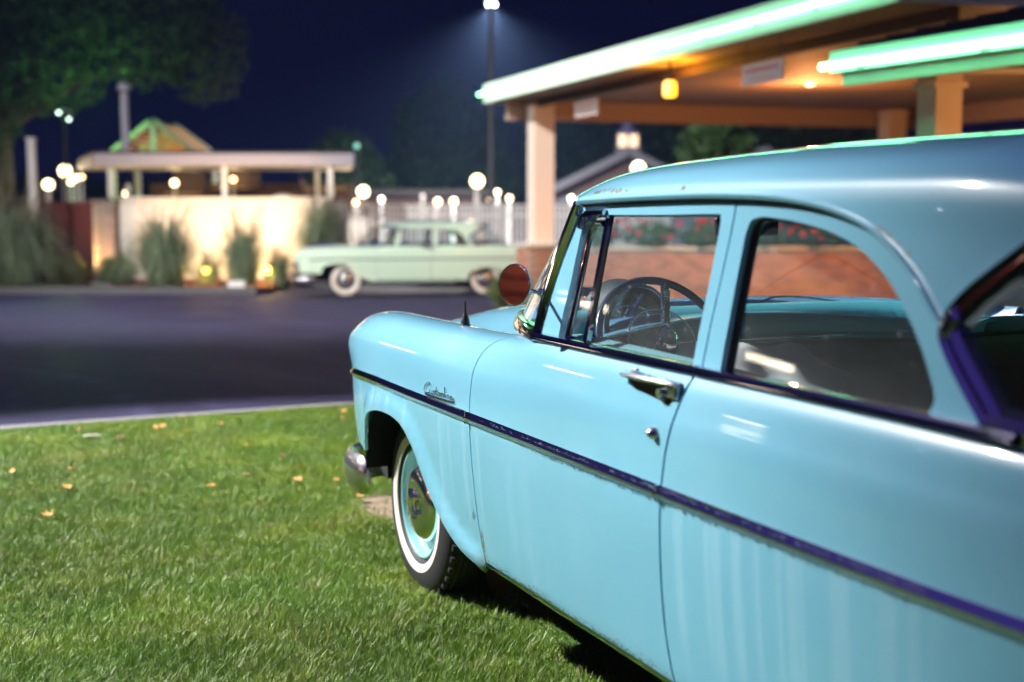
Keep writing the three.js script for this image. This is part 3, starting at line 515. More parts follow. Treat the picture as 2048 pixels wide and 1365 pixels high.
  G.under.push(box(.05, .13, .2, .36, .46, -.68), box(.05, .13, .2, .36, .46, .68));
  G.firewall = box(.03, .62, 1.6, -.74, .62, 0); G.rearBulkhead = box(.05, .52, 1.5, -3.02, .72, 0);
  // --- cabin
  G.floor = box(2.4, .03, 1.62, -1.9, .34, 0);
  G.doorCard = sheet([[-.86, vAt(-.86, .36)], [-.86, vAt(-.86, 1.04)], [-2.95, vAt(-2.95, 1.04)], [-2.95, vAt(-2.95, .60)], [-2.5, vAt(-2.5, .36)]], (x, v) => { const p = L(x, v); return [p[0], p[1], p[2] + .075]; }, { du: .2, dv: .5, skirt: 0, out: [0, 0, 1] });
  const dashP = [[-.672, 1.052], [-.685, 1.072], [-.72, 1.083], [-.765, 1.077], [-.80, 1.055], [-.812, 1.02], [-.80, .985], [-.815, .965], [-.815, .90], [-.79, .84], [-.74, .80], [-.69, .82]];
  { const s = new THREE.Shape(spline(dashP, 4, true).map((p) => new THREE.Vector2(...p))); const g = new THREE.ExtrudeGeometry(s, { depth: 1.60, bevelEnabled: false, steps: 32 }); g.translate(0, 0, -.80); const q = g.attributes.position; for (let i = 0; i < q.count; i++) q.setX(i, q.getX(i) - .27 * Math.pow(Math.abs(q.getZ(i)) / .8, 5)); g.computeVertexNormals(); G.dash = g; }
  G.dashTrim = merge([tube([[-.818, .975, -.62], [-.818, .975, .62]], .006, 2, 6), tube([[-.812, .905, .05], [-.826, .905, .1], [-.826, .905, .75]], .004, 6, 6)]);
  G.cluster = merge([new THREE.CylinderGeometry(.125, .135, .12, 32, 1, false).rotateZ(Math.PI / 2).translate(-.795, 1.045, -.40)]);
  G.clusterFace = merge([new THREE.TorusGeometry(.118, .009, 8, 36).rotateY(Math.PI / 2).translate(-.857, 1.045, -.40), new THREE.CylinderGeometry(.095, .095, .004, 32).rotateZ(Math.PI / 2).translate(-.858, 1.045, -.40)]);
  G.radioDial = merge([new THREE.TorusGeometry(.045, .008, 8, 28).rotateY(Math.PI / 2).translate(-.822, .935, -.02), new THREE.CylinderGeometry(.035, .04, .03, 24).rotateZ(Math.PI / 2).translate(-.82, .935, -.02)]);
  // steering wheel: built flat in its own plane, then leaned back
  const lean = (g) => g.rotateX(-.50).rotateY(-Math.PI / 2).translate(-1.0, .995, -.385);   // faces the driver (backwards)
  G.wheelRim = lean(new THREE.TorusGeometry(.212, .0125, 12, 64));
  G.wheelSpokes = merge([254].map((d) => lean(plank([0, 0, .018], [.205 * Math.cos(d * Math.PI / 180), .205 * Math.sin(d * Math.PI / 180), 0], .03, .012))));
  G.wheelHub = lean(new THREE.LatheGeometry([[0, .052], [.02, .05], [.036, .04], [.046, .02], [.05, -.02]].map((p) => new THREE.Vector2(...p)), 28).rotateX(Math.PI / 2));
  G.hornRing = lean(new THREE.TorusGeometry(.115, .0035, 8, 48, 4.4).rotateZ(-.63));
  G.column = bar([-.99, .985, -.385], [-.66, .80, -.385], .032);
  // wheel spoke toward the top right as seen by the camera, with its ribbed chrome insert
  G.spokeInsert = merge(Array.from({ length: 9 }, (_, i) => { const a = 74 * Math.PI / 180, q = .06 + i * .0135; return lean(box(.012, .022, .008, q, 0, .022, .002).rotateZ(a)); }));
  G.spokeTop = lean(plank([0, 0, .018], [.208 * Math.cos(74 * Math.PI / 180), .208 * Math.sin(74 * Math.PI / 180), .004], .034, .012));
  const cushion = (w, h, d, x, y, z, lean_, r = .06) => { const g = new RoundedBoxGeometry(d, h, w, 5, r); g.rotateZ(lean_); g.translate(x, y, z); return g; };
  G.frontSeat = merge([cushion(1.36, .20, .56, -1.42, .54, 0, .06), cushion(.68, .52, .17, -1.69, .80, -.345, .2), cushion(.68, .52, .17, -1.69, .80, .345, .2)]);
  G.piping = tube([[-1.73, 1.058, -.04], [-1.735, 1.066, -.2], [-1.735, 1.066, -.5], [-1.73, 1.056, -.67]], .007, 24, 6);
  G.rearSeat = merge([cushion(1.36, .22, .5, -2.42, .52, 0, .06), cushion(1.36, .56, .2, -2.82, .82, 0, .28)]);
  G.shelf = box(.5, .02, 1.4, -3.16, 1.03, 0);
  G.rearView = merge([box(.022, .062, .24, -.86, 1.345, .0, .01), bar([-.85, 1.345, 0], [-.83, 1.42, 0], .006)]);
  G.visor = box(.16, .012, .42, -1.12, 1.405, -.42, .005);
  // --- small bright work
  { const h = onBody(-1.9, 1.02), z = h[2];
    const grip = [[-1.768, 1.017, z - .018], [-1.80, 1.020, z - .030], [-1.86, 1.023, z - .037], [-1.92, 1.023, z - .036], [-1.97, 1.023, z - .030], [-2.01, 1.022, z - .020], [-2.022, 1.019, z - .010]];
    G.handle = merge([sweep(grip, grip.map(() => [0, .1, -1]), [[-.012, -.0065], [.005, -.006], [.010, 0], [.005, .006], [-.014, .0065]], (t) => .75 + .7 * t * (1.35 - t)),
      box(.05, .030, .02, -1.996, 1.003, z - .010, .006), box(.02, .018, .012, -1.822, 1.028, z - .008, .004), bar([-1.963, .998, z - .004], [-1.963, .997, z - .030], .0105, 14)]);
    const s = new THREE.Shape([[-1.79, 1.018], [-1.795, 1.002], [-1.83, .990], [-1.90, .983], [-1.95, .978], [-1.966, .972], [-1.983, .973], [-2.006, .99], [-2.016, 1.012]].map((p) => new THREE.Vector2(...p)));
    const c = new THREE.ShapeGeometry(s), q = c.attributes.position; for (let i = 0; i < q.count; i++) { const p = onBody(q.getX(i), q.getY(i), .0022); q.setZ(i, p[2]); } G.handleShade = c;  // flat dark patch on the door skin, painting the shade below the handle
    G.lock = new THREE.LatheGeometry([[0, .02], [.006, .019], [.013, .010], [.0155, 0], [.0155, -.006]].map((p) => new THREE.Vector2(...p)), 20).rotateX(-Math.PI / 2).translate(...onBody(-1.942, .904)); }
  { // fender script, written in round wire
    const w = .272, x0 = -.424, y0 = .796, h = .043, put = (pts) => tube(pts.map(([u, v]) => onBody(x0 - u * w, y0 + v * h + u * .006, .004)), .0019, pts.length * 5, 6);
    G.badge = merge([
      put([[.185, .80], [.19, .96], [.13, 1.0], [.045, .76], [.0, .40], [.035, .20], [.10, .19], [.17, .26]]), put([[.03, .12], [.25, .08], [.6, .07], [1.0, .10]]), put([[.03, .05], [.3, .01], [.7, .0], [.98, .06]]),
      put([[.205, .48], [.20, .28], [.235, .22], [.275, .32], [.28, .48]]), put([[.28, .48], [.285, .25], [.305, .22]]), put([[.375, .46], [.335, .48], [.335, .38], [.37, .33], [.365, .24], [.325, .24]]),
      put([[.425, .82], [.415, .30], [.44, .22], [.465, .27]]), put([[.395, .52], [.46, .54]]), put([[.505, .48], [.48, .40], [.485, .25], [.52, .22], [.54, .33], [.525, .46], [.505, .48]]),
      put([[.565, .22], [.57, .48]]), put([[.57, .40], [.60, .49], [.615, .40], [.612, .22]]), put([[.615, .40], [.645, .49], [.66, .40], [.66, .22]]), put([[.695, .22], [.70, 1.0]]), put([[.735, .22], [.74, .46]]), put([[.74, .60], [.742, .64]]),
      put([[.785, .22], [.79, .48]]), put([[.79, .40], [.82, .49], [.84, .40], [.842, .22]]), put([[.875, .34], [.935, .38], [.92, .48], [.885, .46], [.87, .34], [.89, .23], [.95, .25], [.985, .34]])]); }
  G.antenna = new THREE.LatheGeometry([[.030, -.02], [.026, .0], [.017, .022], [.0145, .028], [.015, .034], [.0125, .040], [.008, .058], [.0045, .064], [.0042, .098], [.0, .0985]].map((p) => new THREE.Vector2(...p)), 20).translate(-.415, .998, -.80);
  { const c = V(-1.291, 1.203, -1.0), tip = (p) => p.map((q) => q.clone().applyAxisAngle(V(0, 1, 0), 0).add(c));
    const face = (g) => g.rotateZ(Math.PI / 2).rotateY(-1.159).rotateZ(-.176).translate(c.x, c.y, c.z);
    G.mirrorShell = merge([face(new THREE.LatheGeometry([[0, -.03], [.025, -.027], [.045, -.014], [.0555, -.001], [.0575, .003], [.056, .006], [.0515, .0055]].map((p) => new THREE.Vector2(...p)), 40)),
      bar([c.x + .024, c.y - .002, c.z - .012], [-1.20, 1.173, -.885], .0055), box(.016, .085, .016, -1.207, 1.14, -.872, .005), ball(.012, -1.20, 1.175, -.885)]);
    G.mirrorGlass = face(new THREE.CylinderGeometry(.0535, .0535, .002, 40).translate(0, .0045, 0)); }
  // --- wheels, axle along z, outside towards -z
  const lathe = (pts, n = 56) => new THREE.LatheGeometry(pts.map((p) => new THREE.Vector2(...p)), n).rotateX(-Math.PI / 2);
  const side = [[.200, .060], [.212, .076], [.235, .0855], [.262, .089], [.29, .085], [.31, .077], [.323, .068], [.331, .058]], tread = [];
  for (let i = 0; i < 5; i++) { const a = .055 - i * .0235; tread.push([.336, a], [.336, a - .016], [.329, a - .0175], [.329, a - .0225]); }
  G.tyre = merge([lathe([...side, ...tread, ...side.map(([r, a]) => [r, -a]).reverse()]), ...Array.from({ length: 44 }, (_, i) => { const a = i / 44 * 2 * Math.PI; return box(.02, .012, .02, 0, .3335, -.058).rotateZ(a); })]);
  G.whitewall = lathe([[.2215, .0812], [.2225, .0845], [.236, .0880], [.250, .0900], [.2515, .0885]]);
  G.wideWhitewall = lathe([[.190, .058], [.202, .072], [.225, .0855], [.255, .0910], [.285, .0890], [.305, .0815], [.306, .079]]);
  G.rim = lathe([[.206, .060], [.205, .074], [.196, .077], [.188, .070], [.184, .045], [.172, .036], [.155, .040], [.14, .050], [.128, .052], [.0, .052]]);
  G.hubcap = lathe([[.140, .050], [.140, .060], [.133, .072], [.114, .086], [.085, .092], [.062, .095], [.058, .090], [.05, .090], [.046, .099], [.02, .103], [0, .104]]);
  const star = new THREE.Shape(); for (let i = 0; i < 10; i++) { const a = i / 10 * 2 * Math.PI, q = i % 2 ? .022 : .05; i ? star.lineTo(q * Math.cos(a), q * Math.sin(a)) : star.moveTo(q, 0); }
  G.hubStar = new THREE.ExtrudeGeometry(star, { depth: .010, bevelEnabled: true, bevelSize: .003, bevelThickness: .003, bevelSegments: 2 }).translate(0, 0, -.108);
}
carGeometry();
{ // beads of water along the mouldings and the lower door edge
  const r = rng(404), list = [], bead = (x, y, out, s) => { const g = new THREE.IcosahedronGeometry(s, 1); g.scale(1, 1.1, .6); g.translate(...onBody(x, y, out)); list.push(g); };
  for (let i = 0; i < 90; i++) bead(-.86 - 1.1 * r(), .338 + Math.abs(r() + r() - 1) * .02, .0008, .0008 + .0011 * r());
  for (let i = 0; i < 120; i++) bead(-1.2 - 1.6 * r(), .7515 + .003 * r(), .003, .0012 + .0018 * r());
  for (let i = 0; i < 130; i++) bead(-.9 - 2 * r(), .783 + .006 * r(), .011, .001 + .0016 * r());
  for (let i = 0; i < 80; i++) bead(-1.79 - .22 * r(), 1.0285, .012 + .02 * r(), .001 + .001 * r());
  for (let i = 0; i < 260; i++) bead(-.3 - 2.5 * r(), .36 + .6 * r(), .0004, .0006 + .0009 * r());
  G.beads = merge(list);
}
M.water = phys({ name: 'water', color: lin(.9, .95, 1), roughness: .02, transmission: 1, thickness: .003, ior: 1.33 });

function makeCar(paint, { mirror, wide, label, position, turn, front }) {
  const car = thing('parked_sedan', label, 'car', position, turn, 'matching two-door sedans');
  const both = (name, g, m, parent = car) => [part(name, g, m, parent), part(name, mirrored(g), m, parent)];
  const [fl] = both('front_fender', G.fender, paint), doors = both('door', G.door, paint), quarters = both('quarter_panel', G.quarter, paint);
  both('rocker_panel', G.rocker, paint); part('hood', G.hood, paint, car); part('cowl', G.cowl, paint, car); part('trunk_lid', G.trunk, paint, car); part('front_panel', G.nose, paint, car); part('tail_panel', G.tail, paint, car);
  part('roof', G.roof, paint, car); part('headliner', G.headliner, M.headliner, car);
  both('drip_rail', G.drip, paint); both('drip_shade', G.dripShadow, M.seal);
  for (const [i, d] of doors.entries()) {
    const g = (k) => i ? mirrored(G[k]) : G[k];
    part('window_frame', g('doorFrame'), paint, d); part('window_seal', g('doorSeal'), M.seal, d); part('window_pane', g('doorGlass'), M.sideGlass, d);
    part('division_bar', g('division'), M.wornChrome, d); part('vent_frame', g('ventFrame'), M.wornChrome, d); part('vent_cap', g('ventCap'), M.wornChrome, d); part('vent_pane', g('ventGlass'), M.sideGlass, d);
    part('belt_moulding', g('beltDoor'), M.wornChrome, d); part('side_moulding', g('mouldDoor'), M.wornChrome, d); part('door_card', g('doorCard'), M.doorCard, d);
    part('handle_shade', g('handleShade'), M.seal, d); part('handle', g('handle'), M.bumperChrome, d); part('lock', g('lock'), M.bumperChrome, d);
    if (!i && mirror) { part('mirror_shell', G.mirrorShell, M.chrome, d); part('mirror_glass', G.mirrorGlass, M.mirror, d); }
  }
  for (const [i, q] of quarters.entries()) {
    const g = (k) => i ? mirrored(G[k]) : G[k];
    part('window_frame', g('quarterFrame'), paint, q); part('window_seal', g('quarterSeal'), M.seal, q); part('window_pane', g('quarterGlass'), M.sideGlass, q);
    part('belt_moulding', g('beltQuarter'), M.wornChrome, q); part('side_moulding', g('mouldQuarter'), M.wornChrome, q);
  }
  both('side_moulding', G.mouldFender, M.wornChrome); both('moulding_clip', G.mouldClip, M.chrome); both('moulding_clip', G.mouldClipB, M.chrome);
  part('windscreen', G.screen, M.glass, car); part('windscreen_trim', G.screenTrim, M.wornChrome, car); both('pillar_trim', G.postTrim, M.wornChrome);
  part('rear_window', G.rearGlass, M.glass, car); part('rear_window_trim', G.rearTrim, M.wornChrome, car);
  both('headlight_ring', G.headlightRing, paint).forEach((r, i) => part('headlight_lens', i ? mirrored(G.headlightLens) : G.headlightLens, M.lens, r));
  part('grille_ring', G.grilleRing, M.bumperChrome, car); part('grille_panel', G.grilleBack, M.under, car); part('grille_bar', G.grilleBar, M.bumperChrome, car);
  both('parking_light', G.parking, M.chrome).forEach((r, i) => part('lens', i ? mirrored(G.parkingLens) : G.parkingLens, M.lens, r));
  part('front_bumper', G.bumper, M.bumperChrome, car); both('bumper_guard', G.guard, M.chrome); part('rear_bumper', G.rearBumper, M.chrome, car); part('hood_ornament', G.ornament, M.chrome, car);
  both('tail_light', G.tailLamp, M.redLens); both('tail_light_ring', G.tailRing, M.chrome);
  part('underbody', G.under, M.under, car); part('bulkhead', G.firewall, M.under, car); part('bulkhead', G.rearBulkhead, M.under, car); part('floor', G.floor, M.carpet, car);
  const dash = part('dashboard', G.dash, M.dash, car); part('dash_trim', G.dashTrim, M.chrome, dash); part('instrument_cluster', G.cluster, M.dial, dash); part('cluster_ring', G.clusterFace, M.wornChrome, dash); part('radio_dial', G.radioDial, M.wornChrome, dash);
  const sw = part('steering_wheel', G.wheelRim, M.wheelPlastic, car); part('spoke', G.wheelSpokes, M.wheelPlastic, sw); part('spoke', G.spokeTop, M.wheelPlastic, sw); part('spoke_insert', G.spokeInsert, M.chrome, sw); part('hub', G.wheelHub, M.chrome, sw); part('horn_ring', G.hornRing, M.chrome, sw); part('column', G.column, M.dash, sw);
  const fs = part('front_seat', G.frontSeat, M.seat, car); both('piping', G.piping, M.seat, fs); part('rear_seat', G.rearSeat, M.seat, car); part('parcel_shelf', G.shelf, M.carpet, car);
  part('rear_view_mirror', G.rearView, M.blackMetal, car); both('sun_visor', G.visor, M.headliner);
  if (mirror) { part('water_beads', G.beads, M.water, car).userData.kind = 'stuff'; part('script_badge', G.badge, M.chrome, car); part('antenna', G.antenna, M.blackMetal, car); }
  for (const [x, z] of [[front, -.745], [front, .745], [REAR_X, -.735], [REAR_X, .735]]) {
    const w = new THREE.Group(); w.name = 'wheel'; w.position.set(x, .335, z); if (z > 0) w.rotation.y = Math.PI; car.add(w);
    part('tyre', G.tyre, M.rubber, w); part('whitewall', wide ? G.wideWhitewall : G.whitewall, M.whiteRubber, w); part('rim', G.rim, paint === M.bluePaint ? M.rimPaint : M.rubber, w); part('hubcap', G.hubcap, M.hubChrome, w); part('hub_star', G.hubStar, M.chrome, w);
  }
  return car;
}
M.hubChrome = std({ name: 'hubcap chrome', color: lin(.8, .8, .82), metalness: 1, roughness: .16 });
M.rimPaint = phys({ name: 'rim paint', color: lin(.20, .46, .48), roughness: .35, clearcoat: .5 });
const nearCar = makeCar(M.bluePaint, { mirror: true, wide: false, front: 0, label: 'turquoise vintage two-door sedan parked on the lawn in the foreground', position: [.41447, 0, -5.15144], turn: (90 + 23.394) * Math.PI / 180 });
const farCar = makeCar(M.mintPaint, { mirror: false, wide: true, front: -.2, label: 'mint green vintage two-door sedan with wide whitewall tyres parked across the asphalt', position: [-3.79, -.48, -28.78], turn: 189.8 * Math.PI / 180 });

// ================= the place =================
const at = (px, py, d) => [(px - 1024) / 2700 * d, 1.414 + (410 - py) / 2700 * d, -d];   // plan reading: bearing, height and distance to metres
M.white = std({ name: 'white paint', color: lin(.74, .73, .70), roughness: .55 });
M.cream = std({ name: 'cream paint', color: lin(.62, .56, .48), roughness: .6 });
M.postPaint = std({ name: 'peach post paint', color: lin(.76, .63, .53), roughness: .55 }); M.house = std({ name: 'grey house paint', color: lin(.09, .09, .11), roughness: .7 });
M.soffit = std({ name: 'soffit boards', color: lin(.42, .30, .23), roughness: .7 });
M.stucco = std({ name: 'stucco', color: lin(.70, .66, .60), roughness: .9, bumpScale: .008, bumpMap: texture(256, 256, (u, v) => { const q = .5 + .4 * wrapNoise(u, v, 30, 7) + .4 * wrapNoise(u, v, 100, 2); return [q, q, q]; }, { srgb: false, repeat: [3, 2] }) });
M.brick = std({ name: 'brick', color: lin(1, 1, 1), roughness: .85, vertexColors: false });
M.mortar = std({ name: 'mortar', color: lin(.38, .34, .30), roughness: .95 });
M.mulch = std({ name: 'red mulch', color: lin(.14, .02, .018), roughness: 1, bumpScale: .03, bumpMap: texture(256, 256, (u, v) => { const q = .5 + .6 * wrapNoise(u, v, 60, 3); return [q, q, q]; }, { srgb: false, repeat: [8, 3] }) });
M.redFence = std({ name: 'maroon boards', color: lin(.10, .022, .022), roughness: .8 });
M.wood = std({ name: 'timber', color: lin(.40, .26, .12), roughness: .7 });
M.galv = std({ name: 'galvanised steel', color: lin(.55, .56, .62), metalness: .85, roughness: .38 });
M.kioskTrim = std({ name: 'lavender grey trim', color: lin(.40, .37, .43), roughness: .6 });
M.flue = std({ name: 'dull aluminium', color: lin(.55, .53, .60), metalness: .2, roughness: .5 });
M.greenWhite = std({ name: 'pale green trim', color: lin(.42, .48, .42), roughness: .6 });
M.shingle = std({ name: 'roof shingle', color: lin(.045, .04, .04), roughness: .9 });
M.darkWood = std({ name: 'dark panelling', color: lin(.06, .03, .025), roughness: .7 });
const glowing = (name, r, g, b, k = 1) => std({ name, color: lin(.6, .6, .6), emissive: lin(r * k, g * k, b * k), roughness: .5 });
M.globe = glowing('lit globe', 1, .80, .42, 9); M.strip = glowing('added strip light tube', 1, .86, .66, 11); M.globeDim = glowing('small lit bulb', 1, .62, .22, 10); M.globeFaint = glowing('faint lit bulb', 1, .72, .6, 1.1);
M.neon = glowing('green neon', .20, 1, .44, 11); M.amber = glowing('amber lamp glass', 1, .40, .005, 5); M.flood = glowing('flood lens', .75, 1, .85, 11); M.spotGlow = glowing('spot lens', 1, .62, .22, 26); M.lampFace = glowing('car-park lamp lens', .86, .93, 1, 30); M.cupolaGlow = glowing('cupola window', 1, .52, .16, 1.5);
M.polePaint = std({ name: 'weathered pole', color: lin(.09, .09, .10), roughness: .7 }); M.kerb = std({ name: 'kerb stone', color: lin(.10, .095, .10), roughness: .9 });
function lamp(light, parent, x = 0, y = 0, z = 0) { light.name = 'lamp_light'; light.position.set(x, y, z); light.castShadow = true; light.shadow && (light.shadow.radius = 2); parent.add(light); return light; }
const color = (r, g, b) => new THREE.Color().setRGB(r, g, b);

// ---- car-park lamp posts
LAMPS.forEach(({ x, z, h, cd, arm, cone, pen, aim }, i) => {
  const y = gy(-z), o = thing('street_lamp', ['tall grey car-park lamp post at the left end of the lawn', 'tall grey car-park lamp post beside the brick pier bed', 'tall slim lamp post rising behind the white picket fence', 'far car-park lamp post beyond the left margin'][i], 'street lamp', [x, y, z], 0, 'car-park lamp posts');
  const H = h - y, dx = Math.cos(arm), dz = Math.sin(arm);
  part('pole', cyl(.085, .07, H, 0, H / 2, 0), M.polePaint, o); part('base', cyl(.22, .22, .35, 0, .17, 0), M.concrete, o);
  part('arm', tube([[0, H - .3, 0], [dx * .3, H - .02, dz * .3], [dx * .75, H + .06, dz * .75]], .03), M.galv, o);
  const head = part('lamp_head', box(.62, .12, .34, 0, .07, 0, .03), M.galv, o); head.position.set(dx * .95, H, dz * .95); head.rotation.y = -arm;
  part('lens', box(.5, .03, .28, 0, -.005, 0), M.lampFace, head);
  const s = new THREE.SpotLight(color(...LAMP_COLOR), cd, 0, cone, pen, 2); lamp(s, o, dx * .95, H - .06, dz * .95); s.shadow.radius = 6;
  s.target.position.set(dx * .95 + aim[0], 0, dz * .95 + aim[1]); o.add(s.target);
});

// ---- canopies with neon eaves
function canopy({ corner, u, v, lenU, lenV, y, fascia, neonU, lower, label, soffit, roofRise, over = .14 }) {
  const o = thing('canopy', label, 'canopy', [corner[0], 0, -corner[1]], -Math.atan2(u[1], u[0]));    // local x runs along the neon eave
  const ul = Math.hypot(...u), vl = [(v[0] * u[0] + v[1] * u[1]) / ul, (v[1] * u[0] - v[0] * u[1]) / ul];   // v in local (x, z)
  const P = (a, b) => [a + vl[0] * b, vl[1] * b];
  const top = y + fascia / 2, bot = y - fascia / 2, e = .05;
  const board = (a, b, h, yy, t = e) => plank([a[0], yy, a[1]], [b[0], yy, b[1]], h, t);
  part('fascia', board(P(0, 0), P(lenU, 0), fascia, y), M.white, o);
  part('fascia', board(P(0, .03), P(0, lenV), fascia, y), M.white, o);
  part('fascia', board(P(lenU, .03), P(lenU, lenV), fascia, y), M.white, o); part('fascia', board(P(0, lenV), P(lenU, lenV), fascia, y), M.white, o);
  if (lower) part('lower_fascia', board(P(.07, .06), P(lenU, .06), lower, bot - lower / 2 + .005), M.white, o);
  // soffit: boards running along the eave, each its own piece of the ceiling
  const n = Math.round(lenV / .32), yb = bot + .05;
  for (let i = 0; i < n; i++) { const q = (i + .5) / n * (lenV - .1) + .05, w = lenV / n * Math.abs(vl[1]); part('soffit_board', plank([...P(.06, q)].flatMap((c, k) => k ? [yb + (i % 3) * .0015, c] : [c]), [...P(lenU - .06, q)].flatMap((c, k) => k ? [yb + (i % 3) * .0015, c] : [c]), .03, w - .012), soffit, o); }
  part('ceiling_deck', plank([P(.05, lenV / 2)[0], yb + .06, P(.05, lenV / 2)[1]], [P(lenU - .05, lenV / 2)[0], yb + .06, P(lenU - .05, lenV / 2)[1]], .05, lenV * Math.abs(vl[1]) - .1), M.darkWood, o);
  // hipped shingle roof above
  { const ins = Math.min(lenU, lenV) * .5, A = [P(0, 0), P(lenU, 0), P(lenU, lenV), P(0, lenV)].map((p) => [p[0], top + .004, p[1]]), r0 = P(ins, lenV / 2), r1 = P(lenU - ins, lenV / 2), Rg = [[r0[0], top + roofRise, r0[1]], [r1[0], top + roofRise, r1[1]]];
    const tri = [A[0], A[1], Rg[0], Rg[0], A[1], Rg[1], A[1], A[2], Rg[1], A[2], A[3], Rg[1], Rg[1], A[3], Rg[0], A[3], A[0], Rg[0]], pos = tri.flat();
    const g = new THREE.BufferGeometry(); g.setAttribute('position', new THREE.Float32BufferAttribute(pos, 3)); g.computeVertexNormals(); const roofPart = part('roof', g, M.shingle, o);
    const rows = []; for (let k = 1; k < 16; k++) { const t = k / 16 * .8, a = A[0].map((c, i) => mix(c, Rg[0][i], t)), b = A[1].map((c, i) => mix(c, Rg[1][i], t)); rows.push(plank([a[0], a[1] + .012, a[2]], [b[0], b[1] + .012, b[2]], .02, .05)); const c = A[3].map((q, i) => mix(q, Rg[0][i], t)); rows.push(plank([a[0], a[1] + .012, a[2]], [c[0], c[1] + .012, c[2]], .02, .05)); }
    part('shingle_course', rows, M.shingle, roofPart); }
  const nz = -.075 * Math.sign(vl[1]), neonY = y + neonU;
  part('neon_tube', [bar([-over, neonY, nz], [lenU, neonY, nz], .028, 10), ball(.030, -over, neonY, nz, 10)], M.neon, o);
  for (let k = 0; k < 4; k++) { const len = lenU / 4, w = new THREE.RectAreaLight(color(.16, 1, .40), 11, len * .96, .056); w.name = 'neon_light'; w.position.set((k + .5) * len, neonY, nz * 1.55); w.lookAt(w.position.x, neonY, nz * 10); o.add(w); }
  part('neon_bracket', Array.from({ length: Math.round(lenU / 1.3) }, (_, i) => box(.02, .05, .07, .4 + i * 1.3, neonY - .03, nz * .5)), M.galv, o);
  return { o, P, yb, bot };
}
const uDir = [.310, .951], vDir = [.951, -.310];          // x, z in the world: along the neon eave towards the camera, and across
const big = canopy({ corner: [-.52, 26], u: uDir, v: vDir, lenU: 13.6, lenV: 9.8, y: 3.51, fascia: .34, neonU: .0, label: 'long drive-in canopy with a green neon eave and orange lit soffit', soffit: M.soffit, roofRise: .62 });
const small = canopy({ corner: [2.57, 11], u: [.43, .903], v: [.9995, -.03], lenU: 7, lenV: 5.4, y: 2.55, fascia: .17, lower: .11, neonU: -.035, label: 'low near canopy with a green neon eave at right edge', soffit: M.soffit, roofRise: .72, over: .03 });
// inner beams of the long canopy
{ const { o, P, bot } = big, b = (a, c, h, yy, t) => plank([a[0], yy, a[1]], [c[0], yy, c[1]], h, t);
  part('beam', b(P(.30, .35), P(.30, 9.6), .36, bot - .15, .2), M.soffit, o); part('beam', b(P(.5, .75), P(13.4, .75), .14, bot - .05, .1), M.darkWood, o); part('beam', b(P(.5, 9.3), P(13.4, 9.3), .36, bot - .15, .2), M.soffit, o); }
// posts
function canopyPost(x, d, w, h, turn, label, base) {
  const y = gy(d), o = thing('canopy_post', label, 'post', [x, y, -d], turn, 'square canopy posts');
  part('shaft', box(w, h - y, w, 0, (h - y) / 2, 0, .008), M.postPaint, o); part('collar', box(w + .05, .05, w + .05, 0, h - y - .08, 0), M.postPaint, o); return o;
}
canopyPost(.54, 25.5, .40, 3.33, 18 * Math.PI / 180, 'square white post on a brick base under the far corner of the long canopy');
canopyPost(3.27, 10.45, .24, 2.40, 18 * Math.PI / 180, 'square post under the low near canopy, lit orange on one face');
canopyPost(7.7, 27.6, .40, 3.33, 18 * Math.PI / 180, 'cream square post at the farthest corner of the long canopy');
// lamps and signs under the long canopy
{ const [x, y, z] = [2.18, 3.02, -18.9], o = thing('amber_lamp', 'glowing amber jar lamp hanging under the canopy eave', 'lamp', [x, y, z]);
  part('shade', new THREE.LatheGeometry([[.0, -.12], [.07, -.12], [.088, -.10], [.092, 0], [.085, .07], [.055, .10]].map((p) => new THREE.Vector2(...p)), 24), M.amber, o); part('cap', cyl(.06, .055, .09, 0, .14, 0), M.blackMetal, o); part('stem', cyl(.015, .015, .22, 0, .26, 0), M.blackMetal, o);
  lamp(new THREE.PointLight(color(1, .42, .02), 7), o, 0, 0, 0); }
const downlights = [[4.79, 22.0, 3.375], [7.0, 18.4, 3.375], [5.2, 9.2, 2.40]];
downlights.forEach(([x, d, h], i) => { const o = thing('downlight', ['round warm downlight glowing in the soffit between hanging sign and near canopy', 'round downlight in the soffit above the low canopy', 'round downlight under the low near canopy'][i], 'ceiling light', [x, h, -d], 0, 'soffit downlights');
  part('rim', new THREE.TorusGeometry(.11, .02, 8, 28).rotateX(Math.PI / 2), M.white, o); part('lens', new THREE.SphereGeometry(.10, 20, 8, 0, 6.284, Math.PI * .62, Math.PI * .38).translate(0, .045, 0), glowing('downlight lens', 1, .60, .26, 7), o);
  lamp(new THREE.PointLight(color(1, .36, .12), i === 2 ? 8 : 15), o, 0, -.62, 0); const s = lamp(new THREE.SpotLight(color(1, .40, .13), i === 2 ? 14 : 34, 0, 1.45, .3, 2), o, 0, -.09, 0); s.target.position.set(0, -3, 0); o.add(s.target); });
